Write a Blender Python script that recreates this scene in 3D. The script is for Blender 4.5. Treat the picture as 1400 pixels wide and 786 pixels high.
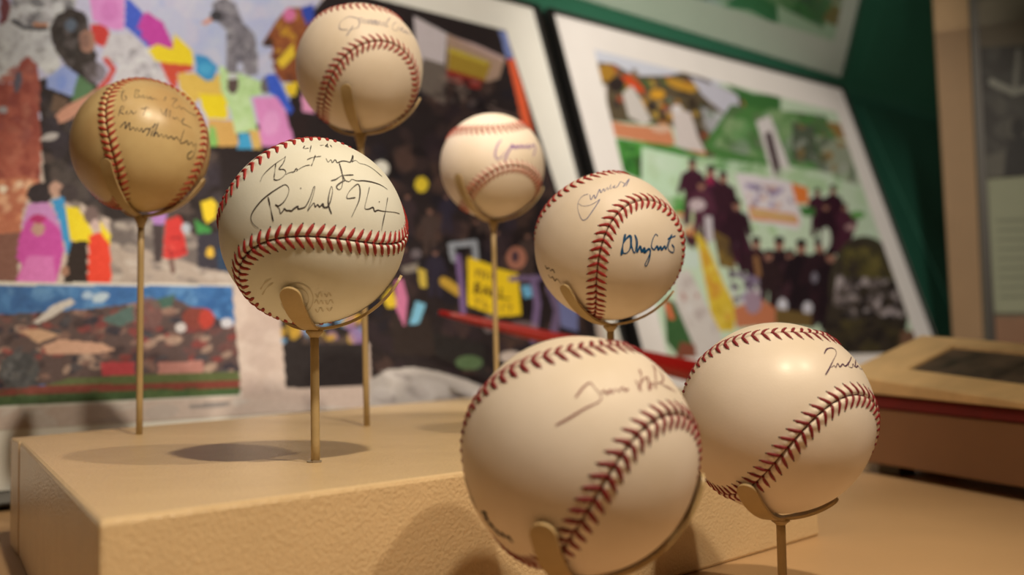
import bpy, bmesh, math, random
import numpy as np
from mathutils import Matrix, Vector

for o in list(bpy.data.objects):
    bpy.data.objects.remove(o, do_unlink=True)
scene = bpy.context.scene
COL = scene.collection

# ------------------------------------------------------------------ camera
FPX, IW, IH = 1400.0, 1400, 786            # focal length in pixels of the 1400 x 786 frame
PITCH, ROLL = math.radians(3.35), math.radians(1.0)
CAM = np.array([0.0, 0.0, 0.102])
FW = np.array([0, math.cos(PITCH), math.sin(PITCH)])
UP0 = np.array([0, -math.sin(PITCH), math.cos(PITCH)])
RT0 = np.array([1.0, 0, 0])
RT = math.cos(ROLL) * RT0 - math.sin(ROLL) * UP0
UP = math.cos(ROLL) * UP0 + math.sin(ROLL) * RT0

cam_data = bpy.data.cameras.new('camera')
cam = bpy.data.objects.new('camera', cam_data)
COL.objects.link(cam)
m = Matrix.Identity(4)
for i in range(3):
    m[i][0], m[i][1], m[i][2], m[i][3] = RT[i], UP[i], -FW[i], CAM[i]
cam.matrix_world = m
cam_data.sensor_width = 36.0
cam_data.lens = 36.0 * FPX / IW
cam_data.clip_start = 0.01
cam_data.dof.use_dof = True
cam_data.dof.focus_distance = 0.415
cam_data.dof.aperture_fstop = 7.2
scene.camera = cam

# ------------------------------------------------------------------ light
world = bpy.data.worlds.new('world')
scene.world = world
world.use_nodes = True
bgn = world.node_tree.nodes['Background']
bgn.inputs[0].default_value = (1.0, 0.52, 0.26, 1)
bgn.inputs[1].default_value = 0.022


def spot(name, loc, target, power, angle, color=(1.0, 0.80, 0.58), radius=0.02, blend=0.6):
    l = bpy.data.lights.new(name, 'SPOT')
    l.energy = power
    l.color = color
    l.spot_size = math.radians(angle)
    l.spot_blend = blend
    l.shadow_soft_size = radius
    o = bpy.data.objects.new(name, l)
    COL.objects.link(o)
    o.location = loc
    o.rotation_euler = (Vector(target) - Vector(loc)).to_track_quat('-Z', 'Y').to_euler()
    return o


# gallery spots and one added fill above the glass lid of the case
WHITE = (1.0, 0.84, 0.68)
spot('gallery_spot_front', (0.15, 0.00, 0.85), (-0.06, 0.52, 0.08), 31, 60)
spot('gallery_spot_side', (0.48, 0.04, 0.90), (-0.06, 0.52, 0.08), 23, 42)
spot('gallery_spot_left', (-0.30, 0.20, 1.00), (0.05, 0.42, 0.05), 2.2, 50)
spot('picture_spot_left', (-0.15, 0.25, 1.10), (0.00, 1.08, 0.38), 52, 60, WHITE)
spot('picture_spot_right', (0.30, 0.35, 1.15), (0.36, 1.40, 0.32), 55, 40, WHITE)
spot('rear_wall_fill', (0.55, 1.10, 1.45), (1.00, 2.00, 0.85), 16, 60, WHITE)  # added fill lamp that lifts the dark green rear wall

scene.view_settings.view_transform = 'Standard'
scene.view_settings.look = 'None'
scene.view_settings.gamma = 1.0
scene.view_settings.use_curve_mapping = False
scene.view_settings.exposure = 0.12

# ------------------------------------------------------------------ helpers
def ray(p):
    p = np.atleast_2d(np.asarray(p, float))
    d = np.stack([(p[:, 0] - 700) / FPX, -(p[:, 1] - 393) / FPX, np.ones(len(p))], 1)
    return d @ np.stack([RT, UP, FW])


def w2p(P):
    q = np.atleast_2d(P) - CAM
    z = q @ FW
    return np.stack([700 + FPX * (q @ RT) / z, 393 - FPX * (q @ UP) / z], 1)


def on_z(p, z):
    d = ray(p)
    return CAM + d * ((z - CAM[2]) / d[:, 2])[:, None]


def on_y(p, y):
    d = ray(p)
    return CAM + d * (y / d[:, 1])[:, None]


def lin(c):
    c = np.asarray(c, float) / 255.0
    return np.where(c <= 0.04045, c / 12.92, ((c + 0.055) / 1.055) ** 2.4)


LIGHT = np.array([1.0, 0.83, 0.66])        # colour of the gallery light on a white sheet


def alb(r, g, b, k=1.0):
    """surface colour of a thing seen as (r,g,b) under the warm gallery light"""
    return tuple(np.clip(lin((r, g, b)) / LIGHT * k, 0.002, 0.92))


def mat(name, color, rough=0.5, bump=0.0, bscale=400.0, vary=0.0, vscale=30.0, spec=0.5, metal=0.0, coat=0.0):
    M = bpy.data.materials.new(name)
    M.use_nodes = True
    nt = M.node_tree
    b = nt.nodes['Principled BSDF']
    b.inputs['Base Color'].default_value = (*color, 1)
    b.inputs['Roughness'].default_value = rough
    b.inputs['Metallic'].default_value = metal
    b.inputs['Specular IOR Level'].default_value = spec
    b.inputs['Coat Weight'].default_value = coat
    b.inputs['Coat Roughness'].default_value = 0.18
    tc = nt.nodes.new('ShaderNodeTexCoord')
    if vary:
        n = nt.nodes.new('ShaderNodeTexNoise')
        n.inputs['Scale'].default_value = vscale
        n.inputs['Detail'].default_value = 4
        nt.links.new(tc.outputs['Object'], n.inputs['Vector'])
        r = nt.nodes.new('ShaderNodeValToRGB')
        r.color_ramp.elements[0].position = 0.3
        r.color_ramp.elements[1].position = 0.7
        r.color_ramp.elements[0].color = (*[c * (1 - vary) for c in color], 1)
        r.color_ramp.elements[1].color = (*[min(1, c * (1 + vary * .5)) for c in color], 1)
        nt.links.new(n.outputs['Fac'], r.inputs[0])
        nt.links.new(r.outputs[0], b.inputs['Base Color'])
    if bump:
        n = nt.nodes.new('ShaderNodeTexNoise')
        n.inputs['Scale'].default_value = bscale
        n.inputs['Detail'].default_value = 3
        nt.links.new(tc.outputs['Object'], n.inputs['Vector'])
        bp = nt.nodes.new('ShaderNodeBump')
        bp.inputs['Strength'].default_value = bump
        bp.inputs['Distance'].default_value = 0.001
        nt.links.new(n.outputs['Fac'], bp.inputs['Height'])
        nt.links.new(bp.outputs[0], b.inputs['Normal'])
    return M


def mesh_from(name, verts, faces, mats, smooth=False):
    me = bpy.data.meshes.new(name)
    me.from_pydata([tuple(map(float, v)) for v in verts], [], faces)
    for mm in (mats if isinstance(mats, (list, tuple)) else [mats]):
        me.materials.append(mm)
    if smooth:
        me.polygons.foreach_set('use_smooth', [True] * len(me.polygons))
    me.update()
    return me


def link(name, me, parent=None):
    o = bpy.data.objects.new(name, me)
    COL.objects.link(o)
    if parent is not None:
        o.parent = parent
    return o


def tag(o, label=None, cat=None, group=None, kind=None):
    if label: o['label'] = label
    if cat: o['category'] = cat
    if group: o['group'] = group
    if kind: o['kind'] = kind
    return o


def empty(name, loc):
    o = bpy.data.objects.new(name, None)
    o.empty_display_size = 0.01
    COL.objects.link(o)
    o.location = tuple(map(float, loc))
    return o


def slab_mesh(name, bottom, top, material, bevel=0.0):
    """closed prism between two matching polygons"""
    n = len(bottom)
    v = [tuple(p) for p in bottom] + [tuple(p) for p in top]
    f = [tuple(range(n))[::-1], tuple(range(n, 2 * n))]
    f += [(i, (i + 1) % n, n + (i + 1) % n, n + i) for i in range(n)]
    me = mesh_from(name, v, f, material)
    bm = bmesh.new(); bm.from_mesh(me)
    bmesh.ops.recalc_face_normals(bm, faces=bm.faces)
    if bevel:
        bmesh.ops.bevel(bm, geom=list(bm.edges), offset=bevel, segments=2, affect='EDGES', profile=0.5)
    bm.to_mesh(me); bm.free()
    return me


def slab(name, poly, thick_vec, material, parent=None, bevel=0.0, origin=None):
    poly = np.asarray(poly, float)
    org = np.zeros(3) if origin is None else np.asarray(origin, float)
    return link(name, slab_mesh(name, poly - org, poly + np.asarray(thick_vec) - org, material, bevel), parent)


def tube_mesh(name, path, radii, material, sides=12, cap=True):
    path = [Vector(p) for p in path]
    v, f = [], []
    n = len(path)
    for i, p in enumerate(path):
        t = (path[min(i + 1, n - 1)] - path[max(i - 1, 0)]).normalized()
        a = t.orthogonal().normalized() if abs(t.z) < .9 else Vector((1, 0, 0)).cross(t).normalized()
        if i and abs(t.z) < .9:
            a = (prev - t * prev.dot(t)).normalized()
        prev = a
        b = t.cross(a)
        r = radii[i] if hasattr(radii, '__len__') else radii
        for k in range(sides):
            w = 2 * math.pi * k / sides
            v.append(p + r * (math.cos(w) * a + math.sin(w) * b))
    for i in range(n - 1):
        for k in range(sides):
            f.append((i * sides + k, i * sides + (k + 1) % sides, (i + 1) * sides + (k + 1) % sides, (i + 1) * sides + k))
    if cap:
        f.append(tuple(range(sides))[::-1]); f.append(tuple(range((n - 1) * sides, n * sides)))
    return mesh_from(name, v, f, material, True)


# ------------------------------------------------------------------ materials
M_riser = mat('beige_paint', alb(224, 182, 130), 0.27, 0.5, 750, 0.06, 25)
M_riser.node_tree.nodes['Principled BSDF'].inputs['Specular IOR Level'].default_value = 0.6
M_floor = mat('deck_paint', alb(190, 143, 95), 0.5, 0.2, 300, 0.06, 12)
M_green = mat('green_board', alb(20, 74, 54), 0.65, 0.1, 800, 0.12, 9)
M_rear = mat('green_wall_paint', alb(24, 78, 54), 0.8, 0.05, 300, 0.05, 4)
M_green_refl = mat('reflection_green', alb(24, 74, 54), 0.6, 0.1, 800, 0.1, 12)  # paler board green, colours in a faint reflection
M_black = mat('black_frame', (0.006, 0.006, 0.007), 0.35)
M_mat1 = mat('mat_board_cream', alb(240, 225, 204), 0.85, 0.05, 900, 0.03, 20)
M_mat2 = mat('mat_board_pale', alb(237, 220, 206), 0.85, 0.05, 900, 0.03, 20)
M_stand = mat('beige_metal_paint', alb(180, 144, 94), 0.45, 0.1, 900, 0.08, 120)
M_chip = mat('bare_metal', (0.5, 0.42, 0.33), 0.4, metal=0.7)
M_wood = mat('pale_wood', alb(206, 160, 104), 0.5, 0.2, 300, 0.18, 40)
M_red = mat('red_felt', alb(104, 14, 11), 0.85, 0.3, 900, 0.15, 60)
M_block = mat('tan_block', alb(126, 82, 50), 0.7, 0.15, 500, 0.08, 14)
M_post = mat('taupe_post', alb(128, 96, 64), 0.7, 0.1, 500, 0.06, 20)
M_dark = mat('dark_strip', (0.02, 0.018, 0.016), 0.5)
M_taupe = mat('taupe_mat', alb(90, 78, 62), 0.8, 0.05, 600, 0.06, 15)
M_brown = mat('brown_rail', alb(110, 72, 46), 0.6, 0.1, 400, 0.1, 20)
M_caption = mat('caption_paper', alb(124, 120, 94), 0.85, 0, 1, 0.05, 30)
M_capink = mat('caption_ink', alb(104, 101, 80), 0.9)
M_bat = mat('red_varnish', alb(140, 16, 12), 0.3, 0.0, 1, 0.1, 40)
M_batend = mat('pale_varnish', alb(226, 150, 110), 0.35)

M_paint = bpy.data.materials.new('printed_sheet')
M_paint.use_nodes = True
_nt = M_paint.node_tree
_b = _nt.nodes['Principled BSDF']
_a = _nt.nodes.new('ShaderNodeAttribute'); _a.attribute_name = 'paint'
_nt.links.new(_a.outputs['Color'], _b.inputs['Base Color'])
_b.inputs['Roughness'].default_value = 0.6
_b.inputs['Specular IOR Level'].default_value = 0.3

# clear glass lid: passes light, mirrors at grazing angles
M_glass = bpy.data.materials.new('lid_glass')
M_glass.use_nodes = True
_nt = M_glass.node_tree
_nt.nodes.remove(_nt.nodes['Principled BSDF'])
_out = _nt.nodes['Material Output']
_mix = _nt.nodes.new('ShaderNodeMixShader')
_fr = _nt.nodes.new('ShaderNodeFresnel'); _fr.inputs[0].default_value = 3.6
_tr = _nt.nodes.new('ShaderNodeBsdfTransparent'); _tr.inputs[0].default_value = (.95, .97, .95, 1)
_gl = _nt.nodes.new('ShaderNodeBsdfGlossy'); _gl.inputs['Roughness'].default_value = 0.015
_gl.inputs[0].default_value = (.97, 1.0, .92, 1)
_nt.links.new(_fr.outputs[0], _mix.inputs[0]); _nt.links.new(_tr.outputs[0], _mix.inputs[1])
_nt.links.new(_gl.outputs[0], _mix.inputs[2]); _nt.links.new(_mix.outputs[0], _out.inputs[0])

# ------------------------------------------------------------------ setting
o = link('floor', slab_mesh('floor', [(-1.3, -.5, -.02), (1.6, -.5, -.02), (1.6, 2.3, -.02), (-1.3, 2.3, -.02)],
                            [(-1.3, -.5, 0), (1.6, -.5, 0), (1.6, 2.3, 0), (-1.3, 2.3, 0)], M_floor))
tag(o, 'beige painted deck of the display case', 'floor', kind='structure')

# leaning back board: horizontal direction HB, up direction UB
HB = np.array([0.758, 0.652, 0.0]); HB /= np.linalg.norm(HB)
UB = np.array([-0.176, 0.330, 0.927]); UB /= np.linalg.norm(UB)
NB = np.cross(HB, UB); NB /= np.linalg.norm(NB)      # towards the camera
if NB[1] > 0: NB = -NB
PB = on_z([[0, 700]], 0)[0]
LIDZ = 0.546


def pl(p):
    d = ray(p)
    return CAM + d * (((PB - CAM) @ NB) / (d @ NB))[:, None]


def edge_at(a, b, z):
    """point at height z on the line through two board points"""
    A, B = pl([a, b])
    return A + (B - A) * (z - A[2]) / (B[2] - A[2])


def board_pt(s, z, off=0.0):
    return PB + HB * s + UB * (z / UB[2]) + NB * off


back = -0.012
wb = slab('wall_back', [board_pt(-.7, .001, back), board_pt(2.0, .001, back), board_pt(2.0, LIDZ - .001, back), board_pt(-.7, LIDZ - .001, back)],
          -NB * .015, M_green)
tag(wb, 'dark green leaning board behind the framed prints', 'wall', kind='structure')

lid_dir = np.array([HB[1], -HB[0], 0])
L0, L1 = board_pt(-.7, LIDZ), board_pt(2.0, LIDZ)
lid = link('ceiling', mesh_from('ceiling', [L0, L1, L1 + lid_dir * 1.35, L0 + lid_dir * 1.35], [(0, 1, 2, 3)], M_glass))
tag(lid, 'clear glass lid of the display case mirroring the prints', 'glass lid', kind='structure')


rear = slab('wall_rear', [L0 - NB * .03, L1 - NB * .03, L1 - NB * .03 + (0, 0, .75), L0 - NB * .03 + (0, 0, .75)], (-.01, .012, 0), M_rear)
tag(rear, 'dark green gallery wall seen through the glass lid', 'wall', kind='structure')

# ------------------------------------------------------------------ painter for flat prints
class Painter:
    """colours the vertices of a flat sheet; shapes are given in picture coordinates"""
    def __init__(self, px, base):
        self.px = px
        self.c = np.tile(np.array(base, float), (len(px), 1))
        self.s, self.ox, self.oy = 1.0, 0.0, 0.0
        self.rng = np.random.default_rng(5)

    def crop(self, s, ox, oy):
        self.s, self.ox, self.oy = s, ox, oy

    def t(self, pts):
        return np.array(pts, float) / self.s + (self.ox, self.oy)

    def inside(self, P):
        x, y = self.px[:, 0], self.px[:, 1]
        idx = np.where((x >= P[:, 0].min()) & (x <= P[:, 0].max()) & (y >= P[:, 1].min()) & (y <= P[:, 1].max()))[0]
        xs, ys = x[idx], y[idx]
        r = np.zeros(len(idx), bool)
        n = len(P)
        for i in range(n):
            x0, y0 = P[i]; x1, y1 = P[(i + 1) % n]
            if y0 == y1: continue
            c = ((y0 > ys) != (y1 > ys)) & (xs < (x1 - x0) * (ys - y0) / (y1 - y0) + x0)
            r ^= c
        return idx[r]

    def poly(self, pts, col, a=1.0):
        i = self.inside(self.t(pts))
        self.c[i] = self.c[i] * (1 - a) + np.array(col, float) * a
        return i

    def ell(self, cx, cy, rx, ry, col, rot=0, a=1.0):
        cx, cy = self.t([(cx, cy)])[0]
        rx, ry = rx / self.s, ry / self.s
        d = self.px - (cx, cy)
        co, si = math.cos(math.radians(rot)), math.sin(math.radians(rot))
        u = (d[:, 0] * co + d[:, 1] * si) / rx
        v = (-d[:, 0] * si + d[:, 1] * co) / ry
        i = u * u + v * v < 1
        self.c[i] = self.c[i] * (1 - a) + np.array(col, float) * a

    def stroke(self, pts, w, col):
        P = self.t(pts); w = w / self.s
        for a, b in zip(P[:-1], P[1:]):
            d = b - a; L = d @ d + 1e-9
            tt = np.clip(((self.px - a) @ d) / L, 0, 1)
            q = self.px - a - tt[:, None] * d
            self.c[(q * q).sum(1) < w * w / 4] = col

    def scatter(self, pts, cols, n, r0, r1, a=.8, stretch=1.6, rot=None):
        P = self.t(pts); lo, hi = P.min(0), P.max(0)
        keep = np.zeros(len(self.px), bool); keep[self.inside(P)] = True
        sub = np.where(keep)[0]; sp = self.px[sub]
        for _ in range(n):
            c = lo + self.rng.random(2) * (hi - lo)
            r = (r0 + self.rng.random() * (r1 - r0)) / self.s
            th = self.rng.random() * 3.14 if rot is None else math.radians(rot) + self.rng.normal() * .25
            d = sp - c
            u = (d[:, 0] * math.cos(th) + d[:, 1] * math.sin(th)) / (r * stretch)
            v = (-d[:, 0] * math.sin(th) + d[:, 1] * math.cos(th)) / r
            i = sub[u * u + v * v < 1]
            col = np.array(cols[self.rng.integers(len(cols))], float)
            self.c[i] = self.c[i] * (1 - a) + col * a

    def person(self, x, y, h, body, skin=(158, 108, 88), legs=None):
        """small standing figure: head top at (x, y), height h"""
        legs = legs or body
        self.stroke([(x - .06 * h, y + .55 * h), (x - .09 * h, y + .98 * h)], .11 * h, legs)
        self.stroke([(x + .06 * h, y + .55 * h), (x + .09 * h, y + .98 * h)], .11 * h, legs)
        self.ell(x, y + .38 * h, .15 * h, .24 * h, body)
        self.stroke([(x - .13 * h, y + .25 * h), (x - .2 * h, y + .5 * h)], .08 * h, body)
        self.stroke([(x + .13 * h, y + .25 * h), (x + .2 * h, y + .5 * h)], .08 * h, body)
        self.ell(x, y + .09 * h, .058 * h, .078 * h, skin)
        self.ell(x, y + .035 * h, .065 * h, .045 * h, [c * .7 for c in body])

    def finish(self, grain=5):
        c = self.c + self.rng.normal(size=(len(self.c), 1)) * grain
        out = np.ones((len(c), 4))
        out[:, :3] = np.clip(lin(np.clip(c, 0, 255)) / LIGHT, 0.003, 0.9)
        return out


def sheet(name, quad, nx, ny, off, paint_fn, base, parent, origin, nrm=None):
    """flat printed sheet: grid of nx by ny vertices coloured by paint_fn"""
    TL, TR, BR, BL = [np.asarray(q) for q in quad]
    u = np.linspace(0, 1, nx)[None, :, None]; v = np.linspace(0, 1, ny)[:, None, None]
    P = (TL * (1 - u) + TR * u) * (1 - v) + (BL * (1 - u) + BR * u) * v
    P = P.reshape(-1, 3) + (NB if nrm is None else nrm) * off
    pt = Painter(w2p(P), base)
    paint_fn(pt)
    col = pt.finish()
    idx = np.arange(nx * ny).reshape(ny, nx)
    q = np.stack([idx[1:, :-1], idx[1:, 1:], idx[:-1, 1:], idx[:-1, :-1]], -1).reshape(-1, 4)
    me = bpy.data.meshes.new(name)
    me.vertices.add(len(P)); me.vertices.foreach_set('co', (P - origin).ravel())
    me.loops.add(q.size); me.loops.foreach_set('vertex_index', q.ravel().astype(np.int32))
    me.polygons.add(len(q)); me.polygons.foreach_set('loop_start', np.arange(0, q.size, 4, dtype=np.int32))
    me.update(calc_edges=True)
    at = me.color_attributes.new('paint', 'FLOAT_COLOR', 'POINT')
    at.data.foreach_set('color', col.ravel().astype(np.float32))
    me.materials.append(M_paint)
    return link(name, me, parent)


def paint_left(p):
    DK = (42, 32, 32)
    W = (206, 180, 162)
    # crowd and bunting carrying on towards the left edge
    left = [(-1500, -900), (-40, -900), (-40, 385), (-1500, 420)]
    p.poly(left, (150, 120, 112))
    p.scatter(left, [(196, 186, 204), (164, 82, 66), (206, 198, 190), (60, 48, 46), (222, 140, 190), (70, 92, 186), (236, 200, 60), (84, 70, 66), (190, 112, 82)], 260, 18, 60, .85)
    # lavender sky
    p.poly([(-120, -200), (470, -200), (430, 60), (400, 190), (250, 180), (-120, 160)], (198, 188, 205))
    p.scatter([(200, -20), (440, -20), (430, 150), (230, 90)], [(170, 175, 215), (210, 198, 212), (190, 188, 214)], 60, 10, 26, .5)
    # dark crowd
    p.poly([(395, 150), (405, 40), (450, -10), (470, -60), (600, 10), (691, 42), (765, 262), (810, 420), (830, 545), (600, 528), (505, 528), (470, 480), (350, 400), (230, 330), (150, 300), (60, 250), (52, 110), (110, 90), (200, 190), (330, 180)], DK)
    p.scatter([(440, 100), (700, 100), (770, 300), (810, 500), (520, 520), (420, 300)], [(24, 18, 20), (70, 50, 46), (50, 36, 40), (88, 62, 52), (30, 26, 34)], 260, 6, 16, .6)
    p.scatter([(150, 150), (300, 210), (310, 340), (200, 340), (60, 260), (55, 130)], [(84, 72, 66), (40, 32, 32), (110, 90, 80), (60, 50, 56)], 140, 5, 13, .6)
    # player in pale uniform, top left
    p.crop(3.93, 0, 0)
    p.poly([(0, 0), (0, 140), (40, 110), (60, 30), (20, -60), (-60, -60)], (120, 60, 62))
    p.poly([(40, 110), (80, -60), (420, -60), (400, 60), (290, 120), (260, 200), (320, 300), (330, 380), (250, 400), (200, 340), (150, 300), (110, 330), (80, 420), (0, 450), (-80, 430), (-80, 160), (0, 140)], (206, 198, 190))
    p.scatter([(40, 110), (80, -60), (420, -60), (400, 60), (290, 120), (100, 150)], [(140, 130, 128), (196, 186, 180), (90, 84, 84), (214, 206, 200)], 90, 9, 26, .6)
    p.scatter([(-80, 160), (260, 160), (330, 380), (250, 400), (150, 300), (80, 420), (0, 450)], [(150, 142, 138), (224, 216, 206), (176, 168, 164)], 60, 9, 24, .5)
    p.stroke([(70, 110), (130, 150), (250, 155)], 22, (74, 70, 72)); p.stroke([(190, 130), (250, 135)], 20, (190, 128, 92))
    # brick wall
    p.poly([(110, 330), (150, 300), (200, 350), (215, 480), (210, 640), (225, 786), (-80, 786), (-80, 460), (60, 450)], (164, 82, 66))
    p.scatter([(110, 330), (150, 300), (200, 350), (215, 480), (210, 640), (225, 786), (-80, 786), (-80, 460)], [(182, 96, 76), (140, 62, 52), (176, 104, 84), (150, 78, 70)], 90, 10, 28, .6)
    p.ell(95, 440, 22, 60, (96, 88, 96), 10); p.ell(15, 590, 26, 20, (170, 160, 158))
    # catcher and mitt
    p.poly([(300, 80), (380, 40), (460, 70), (480, 150), (520, 300), (520, 420), (430, 380), (360, 360), (290, 260), (265, 160)], (56, 46, 42))
    p.scatter([(300, 80), (460, 70), (520, 300), (520, 420), (360, 360), (270, 180)], [(38, 32, 30), (84, 72, 66), (104, 92, 88), (60, 52, 48)], 80, 8, 20, .6)
    p.ell(380, 135, 30, 34, (92, 98, 108)); p.ell(470, 220, 46, 62, (168, 120, 98)); p.ell(455, 220, 30, 40, (140, 100, 84))
    p.poly([(480, 130), (560, 130), (600, 190), (580, 260), (520, 240)], (206, 62, 54))
    p.poly([(590, 180), (700, 180), (800, 270), (900, 420), (860, 500), (600, 460), (640, 350), (540, 310)], (208, 196, 192))
    p.scatter([(590, 180), (700, 180), (800, 270), (900, 420), (860, 500), (600, 460)], [(228, 220, 214), (180, 168, 168), (150, 140, 140)], 50, 8, 20, .5)
    p.stroke([(570, 320), (610, 370), (580, 430), (540, 470)], 30, (204, 74, 62)); p.ell(510, 390, 60, 60, (110, 96, 94), a=.7)
    p.poly([(250, 420), (340, 350), (420, 400), (390, 520), (250, 470)], (150, 160, 212)); p.ell(330, 440, 30, 40, (120, 140, 205), a=.6)
    p.poly([(420, 400), (510, 470), (460, 520), (380, 550)], (92, 122, 82))
    p.poly([(290, 500), (370, 540), (330, 600), (270, 600)], (110, 84, 66))
    p.poly([(300, 620), (340, 580), (540, 470), (560, 500), (380, 640), (320, 665)], (206, 144, 116))
    p.ell(270, 735, 46, 20, (190, 176, 166), -15)
    # pink, blue, magenta flags
    p.poly([(480, -20), (670, -20), (665, 160), (600, 160), (500, 110)], (222, 140, 190)); p.ell(590, 60, 50, 60, (206, 110, 170), a=.5)
    p.poly([(675, -20), (700, 0), (770, 70), (740, 150), (800, 190), (800, 260), (740, 200), (670, 140)], (70, 92, 186))
    p.poly([(770, 70), (865, 110), (900, 200), (865, 245), (800, 250), (800, 190), (735, 150)], (198, 68, 150))
    # coloured costumes
    p.crop(3.93, 200, 0)
    p.poly([(0, 60), (90, 120), (150, 250), (120, 270), (30, 240), (-30, 200)], (198, 66, 150))
    p.poly([(10, 270), (60, 235), (140, 265), (150, 180), (250, 275), (255, 355), (130, 345), (50, 330)], (240, 204, 40))
    p.poly([(70, 335), (250, 350), (250, 380), (170, 395), (165, 480), (130, 460)], (208, 76, 54))
    p.poly([(170, 390), (390, 400), (440, 440), (420, 520), (300, 510), (260, 560), (180, 480)], (226, 182, 84))
    p.poly([(262, 290), (330, 305), (385, 360), (360, 430), (320, 435), (270, 400)], (62, 142, 186)); p.ell(320, 370, 36, 30, (92, 178, 206), a=.6)
    p.poly([(280, 505), (430, 510), (440, 640), (330, 635), (300, 580)], (240, 206, 36))
    p.poly([(330, 640), (480, 650), (500, 786), (360, 786), (330, 720)], (216, 164, 90))
    p.poly([(340, 680), (370, 680), (385, 786), (330, 786)], (140, 186, 96))
    p.poly([(390, 350), (470, 380), (620, 440), (640, 500), (560, 520), (600, 700), (480, 720), (440, 560), (400, 480)], (190, 212, 146))
    p.scatter([(390, 350), (470, 380), (620, 440), (640, 500), (560, 520), (600, 700), (480, 720), (440, 560)], [(208, 224, 170), (170, 200, 124)], 30, 10, 26, .5)
    p.poly([(500, 710), (555, 715), (570, 800), (490, 800)], (70, 158, 196)); p.poly([(555, 700), (610, 700), (620, 800), (570, 800)], (222, 176, 96))
    p.poly([(575, 525), (720, 520), (760, 640), (800, 786), (620, 786), (600, 640)], (226, 140, 188)); p.ell(670, 660, 46, 70, (236, 166, 204), 10, a=.6)
    # grey figure on the wall
    p.poly([(350, 20), (420, -20), (480, 20), (520, 120), (580, 180), (600, 280), (600, 400), (540, 410), (500, 300), (480, 400), (430, 390), (430, 160), (370, 110)], (134, 124, 126))
    p.scatter([(350, 20), (420, -20), (480, 20), (520, 120), (580, 180), (600, 280), (600, 400), (430, 390), (430, 160)], [(92, 84, 88), (166, 156, 154), (116, 106, 110), (70, 64, 68)], 80, 8, 20, .6)
    p.poly([(290, 125), (350, 90), (365, 110), (320, 135)], (214, 142, 112)); p.ell(375, 85, 34, 30, (60, 56, 58))
    p.ell(465, 455, 30, 50, (96, 76, 70)); p.ell(465, 410, 28, 16, (206, 200, 190)); p.ell(640, 460, 26, 44, (110, 100, 96))
    # house on the right
    p.poly([(620, 235), (700, 110), (760, 40), (900, 40), (900, 440), (730, 440), (690, 390), (675, 250)], (140, 76, 44))
    p.scatter([(650, 235), (760, 40), (900, 40), (900, 440), (730, 440), (690, 390)], [(168, 96, 50), (104, 56, 40), (226, 176, 48), (150, 84, 50)], 40, 9, 22, .6)
    p.poly([(620, 240), (660, 190), (690, 240), (650, 255)], (70, 44, 34)); p.ell(770, 80, 34, 36, (214, 112, 150))
    p.poly([(700, 330), (790, 230), (800, 300), (730, 370)], (232, 190, 54)); p.poly([(830, 40), (900, 20), (900, 100), (860, 140)], (54, 74, 160))
    p.poly([(640, 400), (700, 400), (790, 590), (770, 620), (700, 520), (660, 500)], (62, 92, 190)); p.poly([(740, 450), (820, 440), (800, 520), (760, 510)], (236, 194, 50))
    p.poly([(830, 500), (900, 570), (900, 610), (840, 600)], (230, 150, 180)); p.poly([(780, 620), (870, 640), (860, 740), (790, 740)], (44, 30, 30))
    # street, pavement and people
    p.crop(3.93, 0, 200)
    p.poly([(590, 470), (720, 480), (820, 500), (1300, 640), (1600, 700), (1600, 780), (590, 780)], (176, 154, 138))
    p.poly([(590, 400), (830, 380), (1060, 480), (1060, 640), (820, 560), (590, 520)], (110, 96, 90))
    p.scatter([(590, 400), (830, 380), (1060, 480), (1300, 640), (1300, 760), (590, 760)], [(190, 170, 152), (150, 132, 122), (110, 98, 92), (202, 184, 168)], 90, 8, 22, .5, 2.2, 10)
    p.poly([(-80, -10), (222, -10), (215, 200), (-80, 200)], (168, 86, 68)); p.scatter([(-80, -10), (222, -10), (215, 200), (-80, 200)], [(182, 96, 76), (140, 62, 52), (196, 116, 92)], 40, 10, 26, .6)
    p.poly([(-80, 180), (0, 180), (120, 160), (215, 180), (160, 260), (120, 330), (110, 480), (80, 740), (-80, 740)], (190, 112, 82))
    p.scatter([(-80, 180), (215, 170), (160, 260), (110, 400), (-80, 400)], [(226, 150, 110), (200, 120, 86), (240, 190, 150), (180, 96, 72)], 60, 9, 24, .6)
    p.poly([(-80, 480), (110, 460), (90, 740), (-80, 740)], (132, 86, 72))
    p.ell(15, 230, 22, 22, (250, 220, 190)); p.ell(105, 205, 20, 18, (240, 196, 160))
    p.ell(215, 255, 70, 60, (48, 38, 42)); p.ell(300, 230, 36, 40, (196, 150, 128)); p.ell(370, 250, 50, 50, (66, 54, 54))
    p.poly([(150, 310), (260, 300), (310, 380), (350, 560), (300, 640), (120, 620), (120, 420)], (206, 140, 190))
    p.poly([(130, 420), (170, 370), (240, 370), (320, 440), (345, 540), (330, 620), (300, 735), (80, 735), (120, 640), (90, 600), (100, 500)], (206, 78, 158))
    p.poly([(150, 590), (290, 590), (300, 735), (90, 735)], (222, 120, 180)); p.ell(205, 445, 34, 38, (196, 148, 130)); p.ell(205, 390, 42, 24, (186, 46, 106))
    p.poly([(275, 290), (340, 270), (360, 420), (385, 560), (355, 590), (330, 440)], (58, 146, 196))
    p.poly([(345, 320), (420, 330), (500, 460), (500, 530), (380, 505)], (242, 208, 36))
    p.poly([(385, 510), (470, 510), (470, 735), (340, 735), (360, 600)], (40, 26, 24)); p.ell(350, 670, 20, 30, (170, 120, 96))
    p.ell(490, 370, 40, 50, (120, 96, 90)); p.poly([(540, 400), (595, 480), (590, 530), (540, 470)], (240, 206, 40))
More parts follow.
